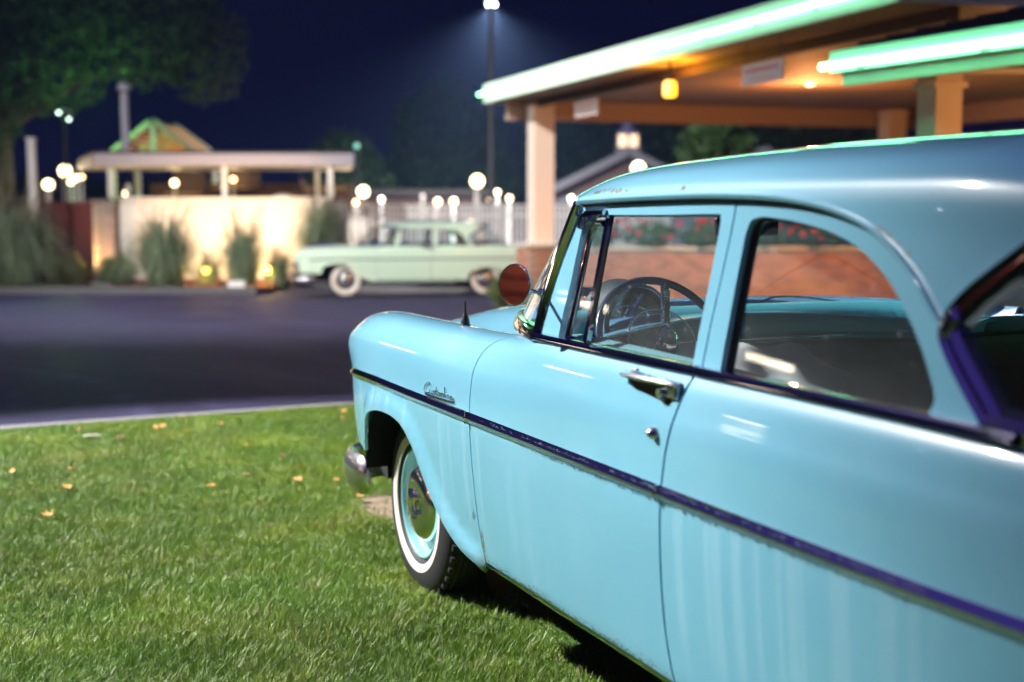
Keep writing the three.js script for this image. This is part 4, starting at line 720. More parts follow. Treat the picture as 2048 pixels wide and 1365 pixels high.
{ const t = texture(256, 128, (u, v) => { const line = (a, b) => v > a && v < b; let ink = 0; const r0 = Math.sin(u * 61) + Math.sin(u * 143 + 1) > -.5; if (u > .08 && u < .92) { if (line(.58, .82) && r0) ink = .75; if (line(.22, .34) && Math.sin(u * 210) > -.2 && u > .2 && u < .8) ink = .5; } return [.86 - .1 * ink, .80 - .55 * ink, .80 - .48 * ink]; });
  M.sign = std({ name: 'printed sign', map: t, roughness: .5 });
  for (const [px, py, d, w, h, label] of [[1171, 220, 22.8, 1.05, .25, 'small white hanging sign with faint red print near the brick based post'], [1518, 151, 16.3, 1.0, .25, 'larger white hanging sign with faint red print under the canopy eave']]) {
    const o = thing('hanging_sign', label, 'sign', at(px, py, d), 0, 'hanging signs under the canopy'); o.rotation.y = -1.255;
    part('panel', box(w, h, .02, 0, 0, 0, .004), M.sign, o); for (const s of [-1, 1]) part('chain', cyl(.006, .006, 3.38 - o.position.y - h / 2, s * w * .42, h / 2 + (3.38 - o.position.y - h / 2) / 2, 0, 6), M.blackMetal, o);
  } }
// ---- brick: courses laid one brick at a time
function brickBlock(o, w, h, d, seed, tint, cap) {
  const r = rng(seed), L0 = .21, H0 = .072, T = .1; part('core', box(w - .04, h - .02, d - .04, 0, (h - .02) / 2, 0), M.mortar, o);
  const g = new THREE.BoxGeometry(L0 - .012, H0 - .012, T), mats = [], cols = [], m = new THREE.Matrix4(), rows = Math.floor(h / H0);
  for (let i = 0; i < rows; i++) for (const [len, ax, off] of [[w, 0, d / 2], [w, 0, -d / 2], [d, 1, w / 2], [d, 1, -w / 2]]) {
    const n = Math.max(1, Math.round(len / L0)), st = len / n, sh = i % 2 ? .5 : 0;
    for (let k = 0; k < n; k++) { let c = -len / 2 + (k + .5 + sh * .999) * st; if (c > len / 2 - st * .3) c -= sh ? st * .25 : 0; const o_ = off - Math.sign(off) * (T / 2 - .004 * r()); m.makeRotationY(ax ? Math.PI / 2 : 0); m.setPosition(ax ? o_ : c, (i + .5) * H0, ax ? -c : o_); mats.push(m.clone()); const q = .75 + .5 * r(); cols.push(color(tint[0] * q, tint[1] * q * (.9 + .2 * r()), tint[2] * q)); }
  }
  const im = new THREE.InstancedMesh(g, M.brick, mats.length); mats.forEach((q, i) => { im.setMatrixAt(i, q); im.setColorAt(i, cols[i]); }); im.name = 'brick'; im.userData.kind = 'stuff'; im.castShadow = im.receiveShadow = true; o.add(im);
  if (cap) part('coping', box(w + .08, .07, d + .08, 0, h + .033, 0, .01), cap, o);
}
const RED = [.46, .215, .13], GREYB = [.26, .22, .22];
{ const d = 25.5, y = gy(d) - .05, o = thing('brick_pier', 'square brick base under the white canopy post', 'pier', [.54, y, -d], 18 * Math.PI / 180); brickBlock(o, .72, .63 - y, .72, 3, RED, M.cream); }
{ const d = 24.6, y = gy(d) - .05, o = thing('brick_planter', 'long low brick planter wall with pale coping, seen through the sedan windows', 'wall', [4.3, y, -d]); brickBlock(o, 6.4, .60 - y, .5, 4, RED, M.cream); }

// ---- plants
function leafCloud(n, seed, place, size, tint, spread = 1) {   // instanced leaf clumps filling a crown
  const r = rng(seed), P = [], I = [];
  for (let k = 0; k < 9; k++) { const c = V((r() - .5) * 2, (r() - .5) * 2, (r() - .5) * 2).multiplyScalar(.9), a = V(r() - .5, r() - .5, r() - .5).normalize(), b = a.clone().cross(V(r() - .5, r() - .5, r() - .5)).normalize(), i = P.length / 3; for (const [s, t] of [[-.55, 0], [0, -.3], [.65, 0], [0, .3]]) { const p = c.clone().addScaledVector(a, s).addScaledVector(b, t); P.push(p.x, p.y, p.z); } I.push(i, i + 1, i + 2, i, i + 2, i + 3); }
  const g = new THREE.BufferGeometry(); g.setAttribute('position', new THREE.Float32BufferAttribute(P, 3)); g.setIndex(I); g.computeVertexNormals();
  const im = new THREE.InstancedMesh(g, M.leaf, n), m = new THREE.Matrix4(), q = new THREE.Quaternion(), e = new THREE.Euler();
  for (let i = 0; i < n; i++) { const p = place(r, i); e.set(r() * 6, r() * 6, r() * 6); q.setFromEuler(e); const s = size * (.6 + .8 * r()); m.compose(p, q, V(s, s, s)); im.setMatrixAt(i, m); const k = .6 + .8 * r(); im.setColorAt(i, color(tint[0] * k, tint[1] * k, tint[2] * k)); }
  im.name = 'crown'; im.userData.kind = 'stuff'; im.castShadow = im.receiveShadow = true; return im;
}
M.leaf = phys({ name: 'leaf', color: lin(1, 1, 1), roughness: .6, side: THREE.DoubleSide });
M.bark = std({ name: 'bark', color: lin(.09, .065, .05), roughness: .95 });
function tree(label, [x, y, z], lobes, n, size, tint, seed, trunk, group) {
  const o = thing('tree', label, 'tree', [x, y, z], 0, group), w = lobes.map((l) => l[3] * l[4] * l[5]), sum = w.reduce((a, b) => a + b);
  const im = leafCloud(n, seed, (r) => { let q = r() * sum, k = 0; while (q > w[k]) q -= w[k++]; const [lx, ly, lz, a, b, c] = lobes[k]; for (;;) { const p = V(r() * 2 - 1, r() * 2 - 1, r() * 2 - 1), l = p.length(); if (l < 1 && l > .35 * r()) { const f = fbm(p.x * 2.2 + k * 7, p.y * 2.2, p.z * 2.2, 3); if (f < -.16) continue; return V(lx + p.x * a, ly + p.y * b, lz + p.z * c); } } }, size, tint);
  o.add(im);
  if (trunk) { const [tr, th] = trunk, limbs = [tube([[0, -.3, 0], [.05, th * .4, .03], [-.04, th, 0]], tr, 10, 10)]; for (const l of lobes) limbs.push(tube([[-.02, th * .75, 0], [l[0] * .5, th + (l[1] - th) * .45, l[2] * .5], [l[0], l[1], l[2]]], tr * .4, 8, 7)); part('trunk', limbs, M.bark, o); }
  return o;
}
const DARKLEAF = [.035, .085, .022], OAK = [.026, .045, .011];
tree('large dark broad-leaved tree filling the upper left corner', [-15.6, -.48, -41.5], [[-1.6, 6.6, 0, 3.4, 2.9, 2.8], [.5, 9.6, -.6, 4.2, 3.3, 3.4], [4.5, 7.7, .4, 2.4, 2.4, 2.3], [1.6, 5.9, .4, 1.9, 1.4, 1.8], [6.2, 6.5, -.2, 1.4, 1.6, 1.4], [-.2, 4.4, .2, 1.1, 1.0, 1.0], [2.9, 10.6, 0, 2.8, 2.3, 2.6], [2.6, 7.2, 1, 1.2, 1.1, 1.2]], 17000, .12, OAK, 21, [.34, 5.4]);
tree('round dark tree behind the right end of the flat-roofed kiosk', [-7.4, -.5, -60], [[0, 3.2, 0, 1.75, 1.9, 1.7], [.5, 2.3, 0, 1.9, 1.5, 1.7]], 2600, .2, DARKLEAF, 31, [.2, 2], 'dark background trees');
tree('tall dark tree behind the slim lamp post', [-3.2, -.5, -66], [[0, 5.0, 0, 2.7, 2.9, 2.5], [.6, 3, 0, 2.9, 2.6, 2.4], [-1.3, 3.6, 0, 1.6, 2, 1.6]], 4200, .26, DARKLEAF, 32, [.25, 3], 'dark background trees');
tree('dark tree between lamp post and canopy post', [2.4, -.5, -72], [[0, 4.4, 0, 3.3, 3, 2.6], [2.6, 3.4, 0, 2.6, 2.6, 2.4]], 4200, .28, DARKLEAF, 33, [.25, 3], 'dark background trees');
tree('dark tree behind the cupola seen under the canopy', [9.5, -.5, -70], [[0, 4.5, 0, 4.4, 3.4, 3], [4, 4, 1, 3, 3, 3], [8, 4.4, 0, 3.6, 3.2, 3]], 5200, .28, DARKLEAF, 34, [.25, 3], 'dark background trees');
tree('small leafy tree lit green under the canopy edge', [5.4, -.45, -36], [[0, 3.3, 0, 1.0, .9, .9], [.5, 2.6, .1, .8, .7, .7]], 900, .12, [.06, .14, .04], 35, [.07, 2.4]);
M.blade = phys({ name: 'ornamental grass blade', color: lin(.16, .21, .11), roughness: .6 });
M.plume = std({ name: 'grass seed plume', color: lin(.36, .28, .18), roughness: .9 });
function ornamental(label, x, d, w, h, n, seed, mat = M.blade, plumes = true) {
  const r = rng(seed), P = [], I = [], y = gy(d) - .02, o = thing('ornamental_grass', label, 'grass clump', [x, y, -d], 0, 'ornamental grass clumps along the kiosk');
  for (let k = 0; k < n; k++) { const a = r() * 6.283, Q0 = .12 + .95 * Math.pow(r(), .8), L0 = h * (.45 + .8 * r()) * (1.08 - .38 * Q0 * Q0), R0 = w * .5 * Q0, b0 = .16 * w * r(), ww = .016 + .010 * r(), c = Math.cos(a), s = Math.sin(a), i = P.length / 3, m = 6; for (let q = 0; q <= m; q++) { const t = q / m, rr = b0 + R0 * Math.pow(t, 1.35), yy = L0 * Math.sin(t * (1.45 + 1.35 * Q0)) * (1.02 - .1 * t), e = ww * (1 - t * .85); P.push(c * rr - s * e, yy, s * rr + c * e, c * rr + s * e, yy, s * rr - c * e); } for (let q = 0; q < m; q++) { const b = i + q * 2; I.push(b, b + 1, b + 2, b + 1, b + 3, b + 2); } }
  const g = new THREE.BufferGeometry(); g.setAttribute('position', new THREE.Float32BufferAttribute(P, 3)); g.setIndex(I); g.computeVertexNormals(); part('foliage', g, mat, o).userData.kind = 'stuff';
  if (plumes) part('seed_stem', Array.from({ length: 26 }, () => { const a = r() * 6.283, q = w * .5 * (.2 + .5 * r()), t = h * (1.05 + .45 * r()); return tube([[0, .2, 0], [Math.cos(a) * q * .4, t * .6, Math.sin(a) * q * .4], [Math.cos(a) * q, t, Math.sin(a) * q]], .008, 8, 4); }), M.plume, o).userData.kind = 'stuff';
  return o;
}
ornamental('large arching grass clump before the left end of the white wall', -7.75, 30.2, 2.4, 1.4, 720, 41); ornamental('upright grass clump between the two yellow ground lights', -6.05, 30.4, 1.8, 1.3, 430, 42);
ornamental('pale grass clump behind the mint sedan hood', -4.55, 32.0, 2.0, 1.75, 460, 43); ornamental('dark drooping grass clump at the left edge of the bed', -11.2, 30.6, 2.9, 1.7, 900, 44); ornamental('dark grass clump half hidden at the left margin', -12.4, 31.6, 2.8, 2.0, 700, 45);
ornamental('low golden grass clump between the two spotlights and the sedan', -5.3, 30.7, .9, .7, 260, 46); ornamental('low grass clump beside the first ground light', -6.9, 30.8, .85, .62, 240, 47);
function shrub(label, x, d, w, h, n, seed, tint, group, y0) { const o = thing('shrub', label, 'shrub', [x, y0 ?? gy(d), -d], 0, group); o.add(leafCloud(n, seed, (r) => { for (;;) { const p = V(r() * 2 - 1, r() * 2 - 1, r() * 2 - 1); if (p.length() < 1) return V(p.x * w / 2, h / 2 + p.y * h / 2, p.z * w / 2); } }, .05, tint)); part('stem', [bar([0, 0, 0], [.02, h * .6, 0], .02), bar([0, 0, 0], [-.1, h * .6, .05], .015)], M.bark, o); return o; }
shrub('small dark green shrub against the brick pier', -9.05, 30.9, .95, .75, 380, 51, [.05, .10, .02], 'low shrubs in the bed'); shrub('olive shrub beside the round ground lamp', -10.15, 31.0, 1.1, .72, 380, 52, [.10, .09, .015], 'low shrubs in the bed');
shrub('olive bush at the foot of the brick based post', -.05, 23.2, .75, .62, 380, 53, [.08, .11, .025], 'low shrubs in the bed');
M.petal = std({ name: 'petal', color: lin(.45, .03, .06), roughness: .6 });
for (let k = 0; k < 6; k++) { const x = 1.5 + k * 1.02, o = shrub(['flowering plant in the planter nearest the brick pier', 'second flowering plant along the planter from the pier', 'third flowering plant along the planter from the pier', 'fourth flowering plant along the planter from the pier', 'fifth flowering plant along the planter from the pier', 'flowering plant at the far right of the planter'][k], x, 24.6, 1.0, .5, 260, 60 + k, [.045, .10, .02], 'red flowering plants in the brick planter', .60), r = rng(90 + k);
  part('flower', Array.from({ length: 11 }, () => { const g = new THREE.IcosahedronGeometry(.04 + .03 * r(), 0); g.translate((r() - .5) * .95, .2 + r() * .36, (r() - .5) * .9); return g; }), M.petal, o).userData.kind = 'stuff'; }

// ---- kiosk with white wall and flat roof
{ const d = 33, y = gy(d) - .02, o = thing('kiosk', 'low white walled kiosk with a flat roof on slim posts', 'building', [-7, y, -d]), X = (q) => q + 7, hy = 1.536 - y;
  part('wall', box(5.0, hy, .22, X(-6.97), hy / 2, 0), M.stucco, o); part('counter_top', box(5.1, .06, .42, X(-6.97), hy + .03, -.02), M.white, o);
  const panel = part('notice_panel', box(.78, 1.1, .03, X(-9.12), hy - .66, .13), M.white, o);
  part('side_wall', box(.22, hy, 4.2, X(-9.75), hy / 2, -2.3), M.stucco, o); part('back_wall', box(5.6, 2.5, .15, X(-7.2), 1.25, -4.6), M.darkWood, o);
  part('wall_panel', box(1.1, .7, .05, X(-7.5), hy + .55, -4.48), M.darkWood, o); part('wall_panel', box(.9, .6, .05, X(-8.9), hy + .5, -4.48), M.darkWood, o);
  { const s = new THREE.Shape([[-10.05, 0], [-3.84, 0], [-4.5, 4.9], [-12.0, 4.9]].map(([a, b]) => new THREE.Vector2(X(a), b))), f = (dep, lift, grow) => { const g = new THREE.ExtrudeGeometry(s, { depth: dep, bevelEnabled: false }); g.rotateX(-Math.PI / 2); g.translate(0, lift, .18); return g; };
    part('roof', f(.05, 2.66 - y, 0), M.shingle, o); part('ceiling', f(.03, 2.36 - y, 0), M.cream, o);
    const e = [[-10.05, .18], [-3.84, .18], [-4.5, -4.72], [-12.0, -4.72]].map(([a, z]) => [X(a), 2.505 - y, z]); for (let k = 0; k < 4; k++) part('fascia', plank(e[k], e[(k + 1) % 4], .26, .06), M.kioskTrim, o);
    part('gutter', plank([X(-10.1), 2.60 - y, .235], [X(-3.8), 2.60 - y, .235], .08, .05), M.kioskTrim, o); }
  for (const [px, dd, w] of [[226, 33, .10], [453, 33, .12], [637, 36.5, .1], [663, 33, .12]]) part('post', box(w, 2.36 - 1.59, w, X((px - 1024) / 2700 * dd), hy + .06 + (2.36 - 1.59) / 2, 33 - dd), M.white, o);
  for (let k = 0; k < 4; k++) part('rear_shelf', box(1.0, .03, .3, X(-9.0 + k * 1.3), hy + .18 + .16 * (k % 2), -4.3), M.wood, o);
  const g = thing('grill_cover', 'rounded pale grill cover standing behind the kiosk wall', 'grill cover', [-5.85, 1.2, -34.6]); part('hood', new THREE.SphereGeometry(.36, 24, 12, 0, 6.284, 0, 1.57).scale(1, .95, .7).translate(0, .18, 0), M.white, g); part('cart', box(.74, .2, .5, 0, .08, 0, .02), M.blackMetal, g); part('leg', [box(.05, 1.66, .05, -.3, -.85, 0), box(.05, 1.66, .05, .3, -.85, 0)], M.blackMetal, g);
  const t = thing('steel_canister', 'small shiny steel canister on the kiosk counter', 'canister', [-9.35, 1.6, -33.1]); part('body', cyl(.07, .07, .26, 0, .13, 0), M.galv, t); part('lid', ball(.06, 0, .27, 0, 14), M.galv, t);
  const w = thing('white_box', 'small white box standing on the kerb before the grasses', 'box', [-5.95, gy(29) + .1, -29.15]); part('body', box(.36, .14, .2, 0, .07, 0, .01), M.white, w); part('lid', box(.38, .02, .22, 0, .15, 0, .005), M.white, w);
}
{ const mk = (x, d, w, h, label) => { const o = thing('brick_pier', label, 'pier', [x, gy(d) - .03, -d]); brickBlock(o, w, h, w, Math.round(w * 100 + h * 10), GREYB, M.concrete); return o; };
  mk(-9.83, 32.8, .52, 1.98, 'grey brick pier at the left end of the white wall, one side lit orange'); mk(-4.25, 32.9, .46, 1.95, 'grey brick pier at the right end of the white wall'); }
{ const p = [-9.93, 2.66, -35], o = thing('flue_pipe', 'silver flue pipe with a capped top rising over the kiosk roof', 'pipe', p); part('pipe', cyl(.098, .098, 1.62, 0, .81, 0), M.flue, o); part('cap', [cyl(.17, .17, .12, 0, 1.74, 0), cyl(.17, .06, .06, 0, 1.83, 0)], M.flue, o); part('collar', cyl(.16, .10, .1, 0, .05, 0), M.galv, o); part('band', [.5, .95, 1.4].map((q) => cyl(.088, .088, .02, 0, q, 0)), M.galv, o); }
{ // open timber gable behind
  const x = (313 - 1024) / 2700 * 40, o = thing('timber_gable', 'open timber gable with a king post glowing warm behind the kiosk roof', 'gazebo', [x, -.48, -40]), b = 3.30, t = 4.36, w = 1.40;
  for (const z of [0, -2.6]) { part('rafter', plank([-w, b, z], [0, t, z], .16, .1), M.greenWhite, o); part('rafter', plank([w, b, z], [0, t, z], .16, .1), M.greenWhite, o); part('tie_beam', plank([-w, b, z], [w, b, z], .14, .1), M.greenWhite, o); part('king_post', box(.12, t - b, .1, 0, (t + b) / 2, z), M.greenWhite, o); for (const s of [-1, 1]) part('strut', plank([0, b + .1, z], [s * .62, b + .55, z], .09, .07), M.wood, o); for (const s of [-1, 1]) part('post', box(.14, b, .14, s * 1.2, b / 2, z), M.greenWhite, o); }
  for (const s of [-1, 1]) for (let k = 0; k < 9; k++) part('roof_board', plank([s * (w - .02) * (k + .0) / 9, t + .06 - (t - b) * (k + .5) / 9, -3], [s * (w - .02) * (k + .0) / 9, t + .06 - (t - b) * (k + .5) / 9, .3], .03, .15), M.wood, o);
  for (let k = -6; k <= 6; k++) part('wall_board', box(.19, Math.max(.1, (t - b) * (1 - Math.abs(k * .2) / w) - .1), .03, k * .2, b + Math.max(.1, (t - b) * (1 - Math.abs(k * .2) / w) - .1) / 2, -2.5), M.wood, o);
  const l = thing('pendant_lamp', 'warm pendant lamp hidden inside the timber gable', 'lamp', [x, 2.78, -41.1]); part('bulb', ball(.07), M.globeDim, l); part('cord', cyl(.008, .008, .55, 0, .33, 0, 6), M.blackMetal, l); part('holder', cyl(.03, .03, .08, 0, .10, 0), M.blackMetal, l); lamp(new THREE.PointLight(color(1, .56, .2), 6), l); }
// ---- kerb, bed and turf before the kiosk
{ const d0 = 29.05, yk = gy(29); structure('kerb', merge([box(26, .24, .16, -18.5, yk + .01, -d0), box(30, .24, .16, 9.9, yk + .01, -31.7)]), M.kerb, 'grey concrete kerb along the planting bed');
  const bed = new THREE.PlaneGeometry(26, 4, 26, 4).rotateX(-Math.PI / 2); bed.translate(-18.25, yk + .10, -31.1); const q = bed.attributes.position; for (let i = 0; i < q.count; i++) q.setY(i, q.getY(i) + .03 * fbm(q.getX(i), 0, q.getZ(i), 2)); bed.computeVertexNormals(); structure('mulch_bed', bed, M.mulch, 'dark red mulch of the planting bed');
  M.turf = std({ name: 'turf', color: lin(.05, .085, .022), roughness: 1, bumpScale: .04, bumpMap: texture(256, 256, (u, v) => { const k = .5 + .7 * wrapNoise(u, v, 90, 3); return [k, k, k]; }, { srgb: false, repeat: [10, 2] }) });
  const s = new THREE.Shape(spline([[-31, 0], [-8.6, 0], [-8.7, .12], [-9.4, .5], [-10.2, .85], [-11.4, 1.05], [-14, 1.1], [-31, 1.1]], 3).map((p) => new THREE.Vector2(...p))), t = new THREE.ExtrudeGeometry(s, { depth: .05, bevelEnabled: false }).rotateX(-Math.PI / 2); t.translate(0, yk + .10, -29.14); structure('turf_strip', t, M.turf, 'strip of turf between kerb and mulch at far left');
  const c = new THREE.TubeGeometry(new THREE.CatmullRomCurve3([[-9.5, .02, -30.9], [-9.42, .04, -30.3], [-9.15, .03, -29.85], [-8.8, .02, -29.7]].map((p) => V(p[0], yk + .12 + p[2] * 0, p[2]))), 20, .05, 6); structure('bed_edging', c, M.concrete, 'short curved pale edging between mulch and shrubs'); }
{ const o = thing('board_fence', 'dark maroon board fence at the far left behind the bed', 'fence', [-13.2, -.48, -34.2]); for (let k = 0; k < 34; k++) part('board', box(.185, 1.92 + .0 * k, .03, -3.2 + k * .195, .96, (k % 2) * .006), M.redFence, o); part('rail', [box(6.7, .09, .05, 0, .4, -.05), box(6.7, .09, .05, 0, 1.5, -.05)], M.redFence, o); part('cap_rail', box(6.7, .05, .1, 0, 1.95, 0), M.redFence, o); }
{ const o = thing('green_post', 'slim square post catching green light beside the big tree', 'post', [-11.15, -.48, -31.6]); part('shaft', box(.16, 3.4, .16, 0, 1.7, 0, .01), M.white, o); part('cap', box(.2, .05, .2, 0, 3.42, 0), M.white, o); }
// ---- ground spotlights
function spot(label, x, d, target, cd, col, lens = M.spotGlow, open = .95) {
  const y = gy(d) + .10, o = thing('ground_spotlight', label, 'spotlight', [x, y, -d], 0, 'garden spotlights in the bed'), head = new THREE.Group(); head.name = 'head'; head.position.y = .16; o.add(head); head.lookAt(target[0], target[1], target[2]);
  part('stake', cyl(.012, .012, .16, 0, .08, 0, 8), M.blackMetal, o); part('can', new THREE.CylinderGeometry(.085, .065, .16, 20, 1, true).rotateX(Math.PI / 2), M.blackMetal, head); part('back', new THREE.CircleGeometry(.066, 20).rotateY(Math.PI).translate(0, 0, -.08), M.blackMetal, head); part('lens', new THREE.SphereGeometry(.079, 18, 8, 0, 6.284, 0, 1.2).rotateX(Math.PI / 2).scale(1, 1, .35).translate(0, 0, .06), lens, head);
  const s = new THREE.SpotLight(color(...col), cd, 0, open, .6, 2); lamp(s, o, 0, .16, 0); const dir = V(target[0] - x, target[1] - y - .16, target[2] + d).normalize(); s.position.addScaledVector(dir, .11); s.target.position.set(dir.x * 3, .16 + dir.y * 3, dir.z * 3); o.add(s.target); return o;
}
const WARM = [1, .60, .25];
spot('ground spotlight glowing yellow behind the first gap in the grasses', -7.1, 31.1, [-7.0, 1.0, -33], 32, WARM, M.spotGlow, 1.15); spot('ground spotlight glowing yellow beside the mint sedan', -5.65, 31.2, [-5.9, 1.0, -33], 22, WARM, M.spotGlow, 1.15);
spot('round ground lamp facing the camera beside the brick pier', -10.35, 31.9, [-9.9, .9, -32.8], 16, [1, .55, .18], M.spotGlow, 1.0); spot('ground spotlight lighting the gate end of the picket fence', -4.3, 34.6, [-4.15, .6, -36], 6, [1, .85, .75], M.spotGlow, 1.0);
{ // faces of two lamps seen through the leaves
  for (const [x, d, k] of [[(412 - 1024) / 2700 * 30.6, 30.6, 0], [(535 - 1024) / 2700 * 30.6, 30.6, 1]]) { const o = thing('path_light', ['low yellow path light in front of the large grass clump gap', 'low yellow path light in the golden grass near the sedan'][k], 'path light', [x, gy(30) + .1, -d], 0, 'low path lights in the bed'); part('stem', cyl(.015, .015, .26, 0, .13, 0, 8), M.blackMetal, o); part('globe', ball(.075, 0, .32, 0, 16), glowing('path light globe', 1, .66, .12, 12), o); part('cap', cyl(.1, .03, .05, 0, .42, 0, 16), M.blackMetal, o); lamp(new THREE.PointLight(color(1, .62, .14), 8), o, 0, .32, 0); } }
// ---- white picket fence
{ const d = 36, y = gy(d), o = thing('picket_fence', 'long white picket fence behind the mint sedan', 'fence', [-1.2, y, -d]), top = 1.387 - y; for (let k = 0; k < 78; k++) part('picket', box(.075, top - .08, .03, -3.35 + k * .113, (top - .08) / 2 + .08, 0, .005), M.white, o); for (const q of [.35, top - .25]) part('rail', box(9, .09, .05, 1.0, q, -.045), M.white, o); part('cap_rail', box(9, .05, .10, 1.0, top + .01, 0), M.white, o); for (let k = 0; k < 5; k++) part('post', box(.13, top + .06, .13, -3.45 + k * 2.2, (top + .06) / 2, -.14), M.white, o);
  const g = thing('picket_gate', 'bright white slatted gate at the left end of the picket fence', 'gate', [-4.15, gy(35.4), -35.4]); for (let k = 0; k < 4; k++) part('slat', box(.12, 1.42, .05, -.30 + k * .19, .85, 0, .008), M.white, g); part('rail', [box(.75, .1, .04, 0, .45, -.05), box(.75, .1, .04, 0, 1.35, -.05)], M.white, g); }
// ---- globe lamps
function globeLamp(label, px, py, d, r, mat, cd, group, col = [1, .78, .42]) {
  const [x, y, z] = at(px, py, d), g = gy(d), o = thing('globe_lamp', label, 'globe lamp', [x, g, z], 0, group), H = y - g;
  part('globe', ball(r, 0, H, 0, 20), mat, o); part('post', cyl(Math.min(.09, r * .5), Math.min(.09, r * .5), H - r, 0, (H - r) / 2, 0, 14), M.white, o); part('collar', cyl(r * .62, r * .62, .05, 0, H - r - .01, 0, 14), M.white, o);
  if (cd) lamp(new THREE.PointLight(color(...col), cd), o, 0, H, 0);
}
const BIG = 'large white globe lamps on posts', FAR = 'small distant lamps beyond the picket fence';
globeLamp('globe lamp on the fence post above the mint sedan hood', 728, 384, 36, .145, M.globe, 5, BIG); globeLamp('globe lamp on the fence beside the slim lamp post', 955, 363, 36.2, .165, M.globe, 6, BIG); globeLamp('globe lamp half hidden behind the sedan roof under the cupola', 1275, 338, 40, .19, M.globe, 5, BIG);
globeLamp('lower globe lamp at the far left on a pale post', 102, 370, 34.8, .125, M.globe, 5, BIG); globeLamp('higher globe lamp partly hidden by the kiosk roof corner', 136, 343, 38.5, .16, M.globe, 5, BIG);
globeLamp('small round lamp left of the kiosk, nearest the globes', 147, 365, 43, .08, M.globe, 2, FAR); globeLamp('small round lamp just under the kiosk roof corner', 158, 357, 45, .09, M.globe, 2, FAR); globeLamp('dim small lamp tucked against the kiosk side', 169, 355, 47, .07, M.globeDim, 1, FAR);
globeLamp('warm round lamp hanging inside the kiosk', 353, 367, 36.6, .09, M.globe, 1.2, FAR); globeLamp('small white lamp on the kiosk counter end', 257, 388, 34, .07, M.globe, 1.5, FAR); globeLamp('warm lamp behind the middle kiosk post', 470, 360, 37, .07, M.globeDim, .8, FAR);
[[704, 400, 44, .075, M.globe, 'small lamp left of the first fence globe'], [713, 405, 50, .08, M.globeDim, 'orange lamp close behind the first fence globe'], [764, 399, 46, .075, M.globe, 'small white lamp right of the first fence globe'], [846, 393, 55, .09, M.globeFaint, 'faint pinkish lamp in the middle of the dark gap'], [876, 404, 50, .11, M.globeDim, 'left of the pair of yellow lamps above the fence'], [908, 403, 50, .11, M.globeDim, 'right of the pair of yellow lamps above the fence'], [980, 400, 48, .07, M.globeDim, 'dim orange lamp at the foot of the slim lamp post'], [995, 385, 52, .085, M.globe, 'pale lamp right of the slim lamp post'], [1019, 397, 52, .095, M.globeDim, 'yellow lamp between lamp post and canopy post'], [1142, 397, 50, .09, M.globe, 'pale lamp right of the canopy post'], [1160, 404, 50, .085, M.globeDim, 'yellow lamp touching the sedan roof front corner']].forEach(([px, py, d, r, m, l]) => globeLamp(l, px, py, d, r, m, 1.2, FAR));
for (const [x, h, z, w, l] of [[-13.0, 3.3, 20.1, 1.5, 'unseen strip light added on a post beyond the left margin, farthest from the viewpoint'], [-12.8, 2.5, 14.5, .7, 'unseen strip light added on a post beyond the left margin, in the middle'], [-13.8, 2.4, 11.7, .7, 'unseen strip light added on a post beyond the left margin, nearest the viewpoint']]) {  // out of view, added to lay bright streaks on the sedan paint
  const g = gy(z), o = thing('added_strip_light', l, 'strip light', [x, g, -z], 1.0, 'added strip lights on posts'); part('tube', bar([-w / 2, h - g, 0], [w / 2, h - g, 0], w > 1 ? .13 : .05, 12), M.strip, o); part('housing', box(w + .1, .05, .12, 0, h - g + (w > 1 ? .16 : .08), 0, .01), M.white, o); part('post', cyl(.05, .05, h - g, 0, (h - g) / 2, -.1), M.galv, o);
  const q = new THREE.RectAreaLight(color(1, .84, .6), 6, w, .09); q.name = 'strip_glow'; q.position.set(0, h - g, .16); q.lookAt(0, h - g, 10); o.add(q); q.rotation.set(0, Math.PI, 0); }
// ---- pair of flood lights in the tree
{ const o = thing('flood_light', 'pair of greenish white flood lights glowing inside the big tree', 'flood light', [(137 - 1024) / 2700 * 37.6, -.48, -37.6]); part('pole', cyl(.05, .04, 4.4, 0, 2.2, 0), M.blackMetal, o); part('bar', bar([-.2, 4.56, 0], [.2, 4.44, 0], .025), M.galv, o);
  for (const [x, y] of [[-.13, 4.42], [.15, 4.24]]) { const h = part('housing', cyl(.09, .10, .14, x, y + .1, 0), M.blackMetal, o); part('lens', ball(.032, x, y, .02, 14), M.flood, h); }
  lamp(new THREE.PointLight(color(.26, 1, .30), 20), o, .4, 4.6, -.9); }
{ const o = thing('green_signal', 'tiny green light in front of the round tree', 'signal light', at(716, 294, 55)); part('lens', ball(.11, 0, 0, 0, 14), glowing('green signal lens', .02, .55, .36, 1.3), o); part('pole', cyl(.05, .05, 4.3, 0, -2.2, 0, 8), M.blackMetal, o); part('hood', new THREE.CylinderGeometry(.13, .13, .2, 16, 1, true).rotateX(Math.PI / 2).translate(0, 0, -.02), M.blackMetal, o); }
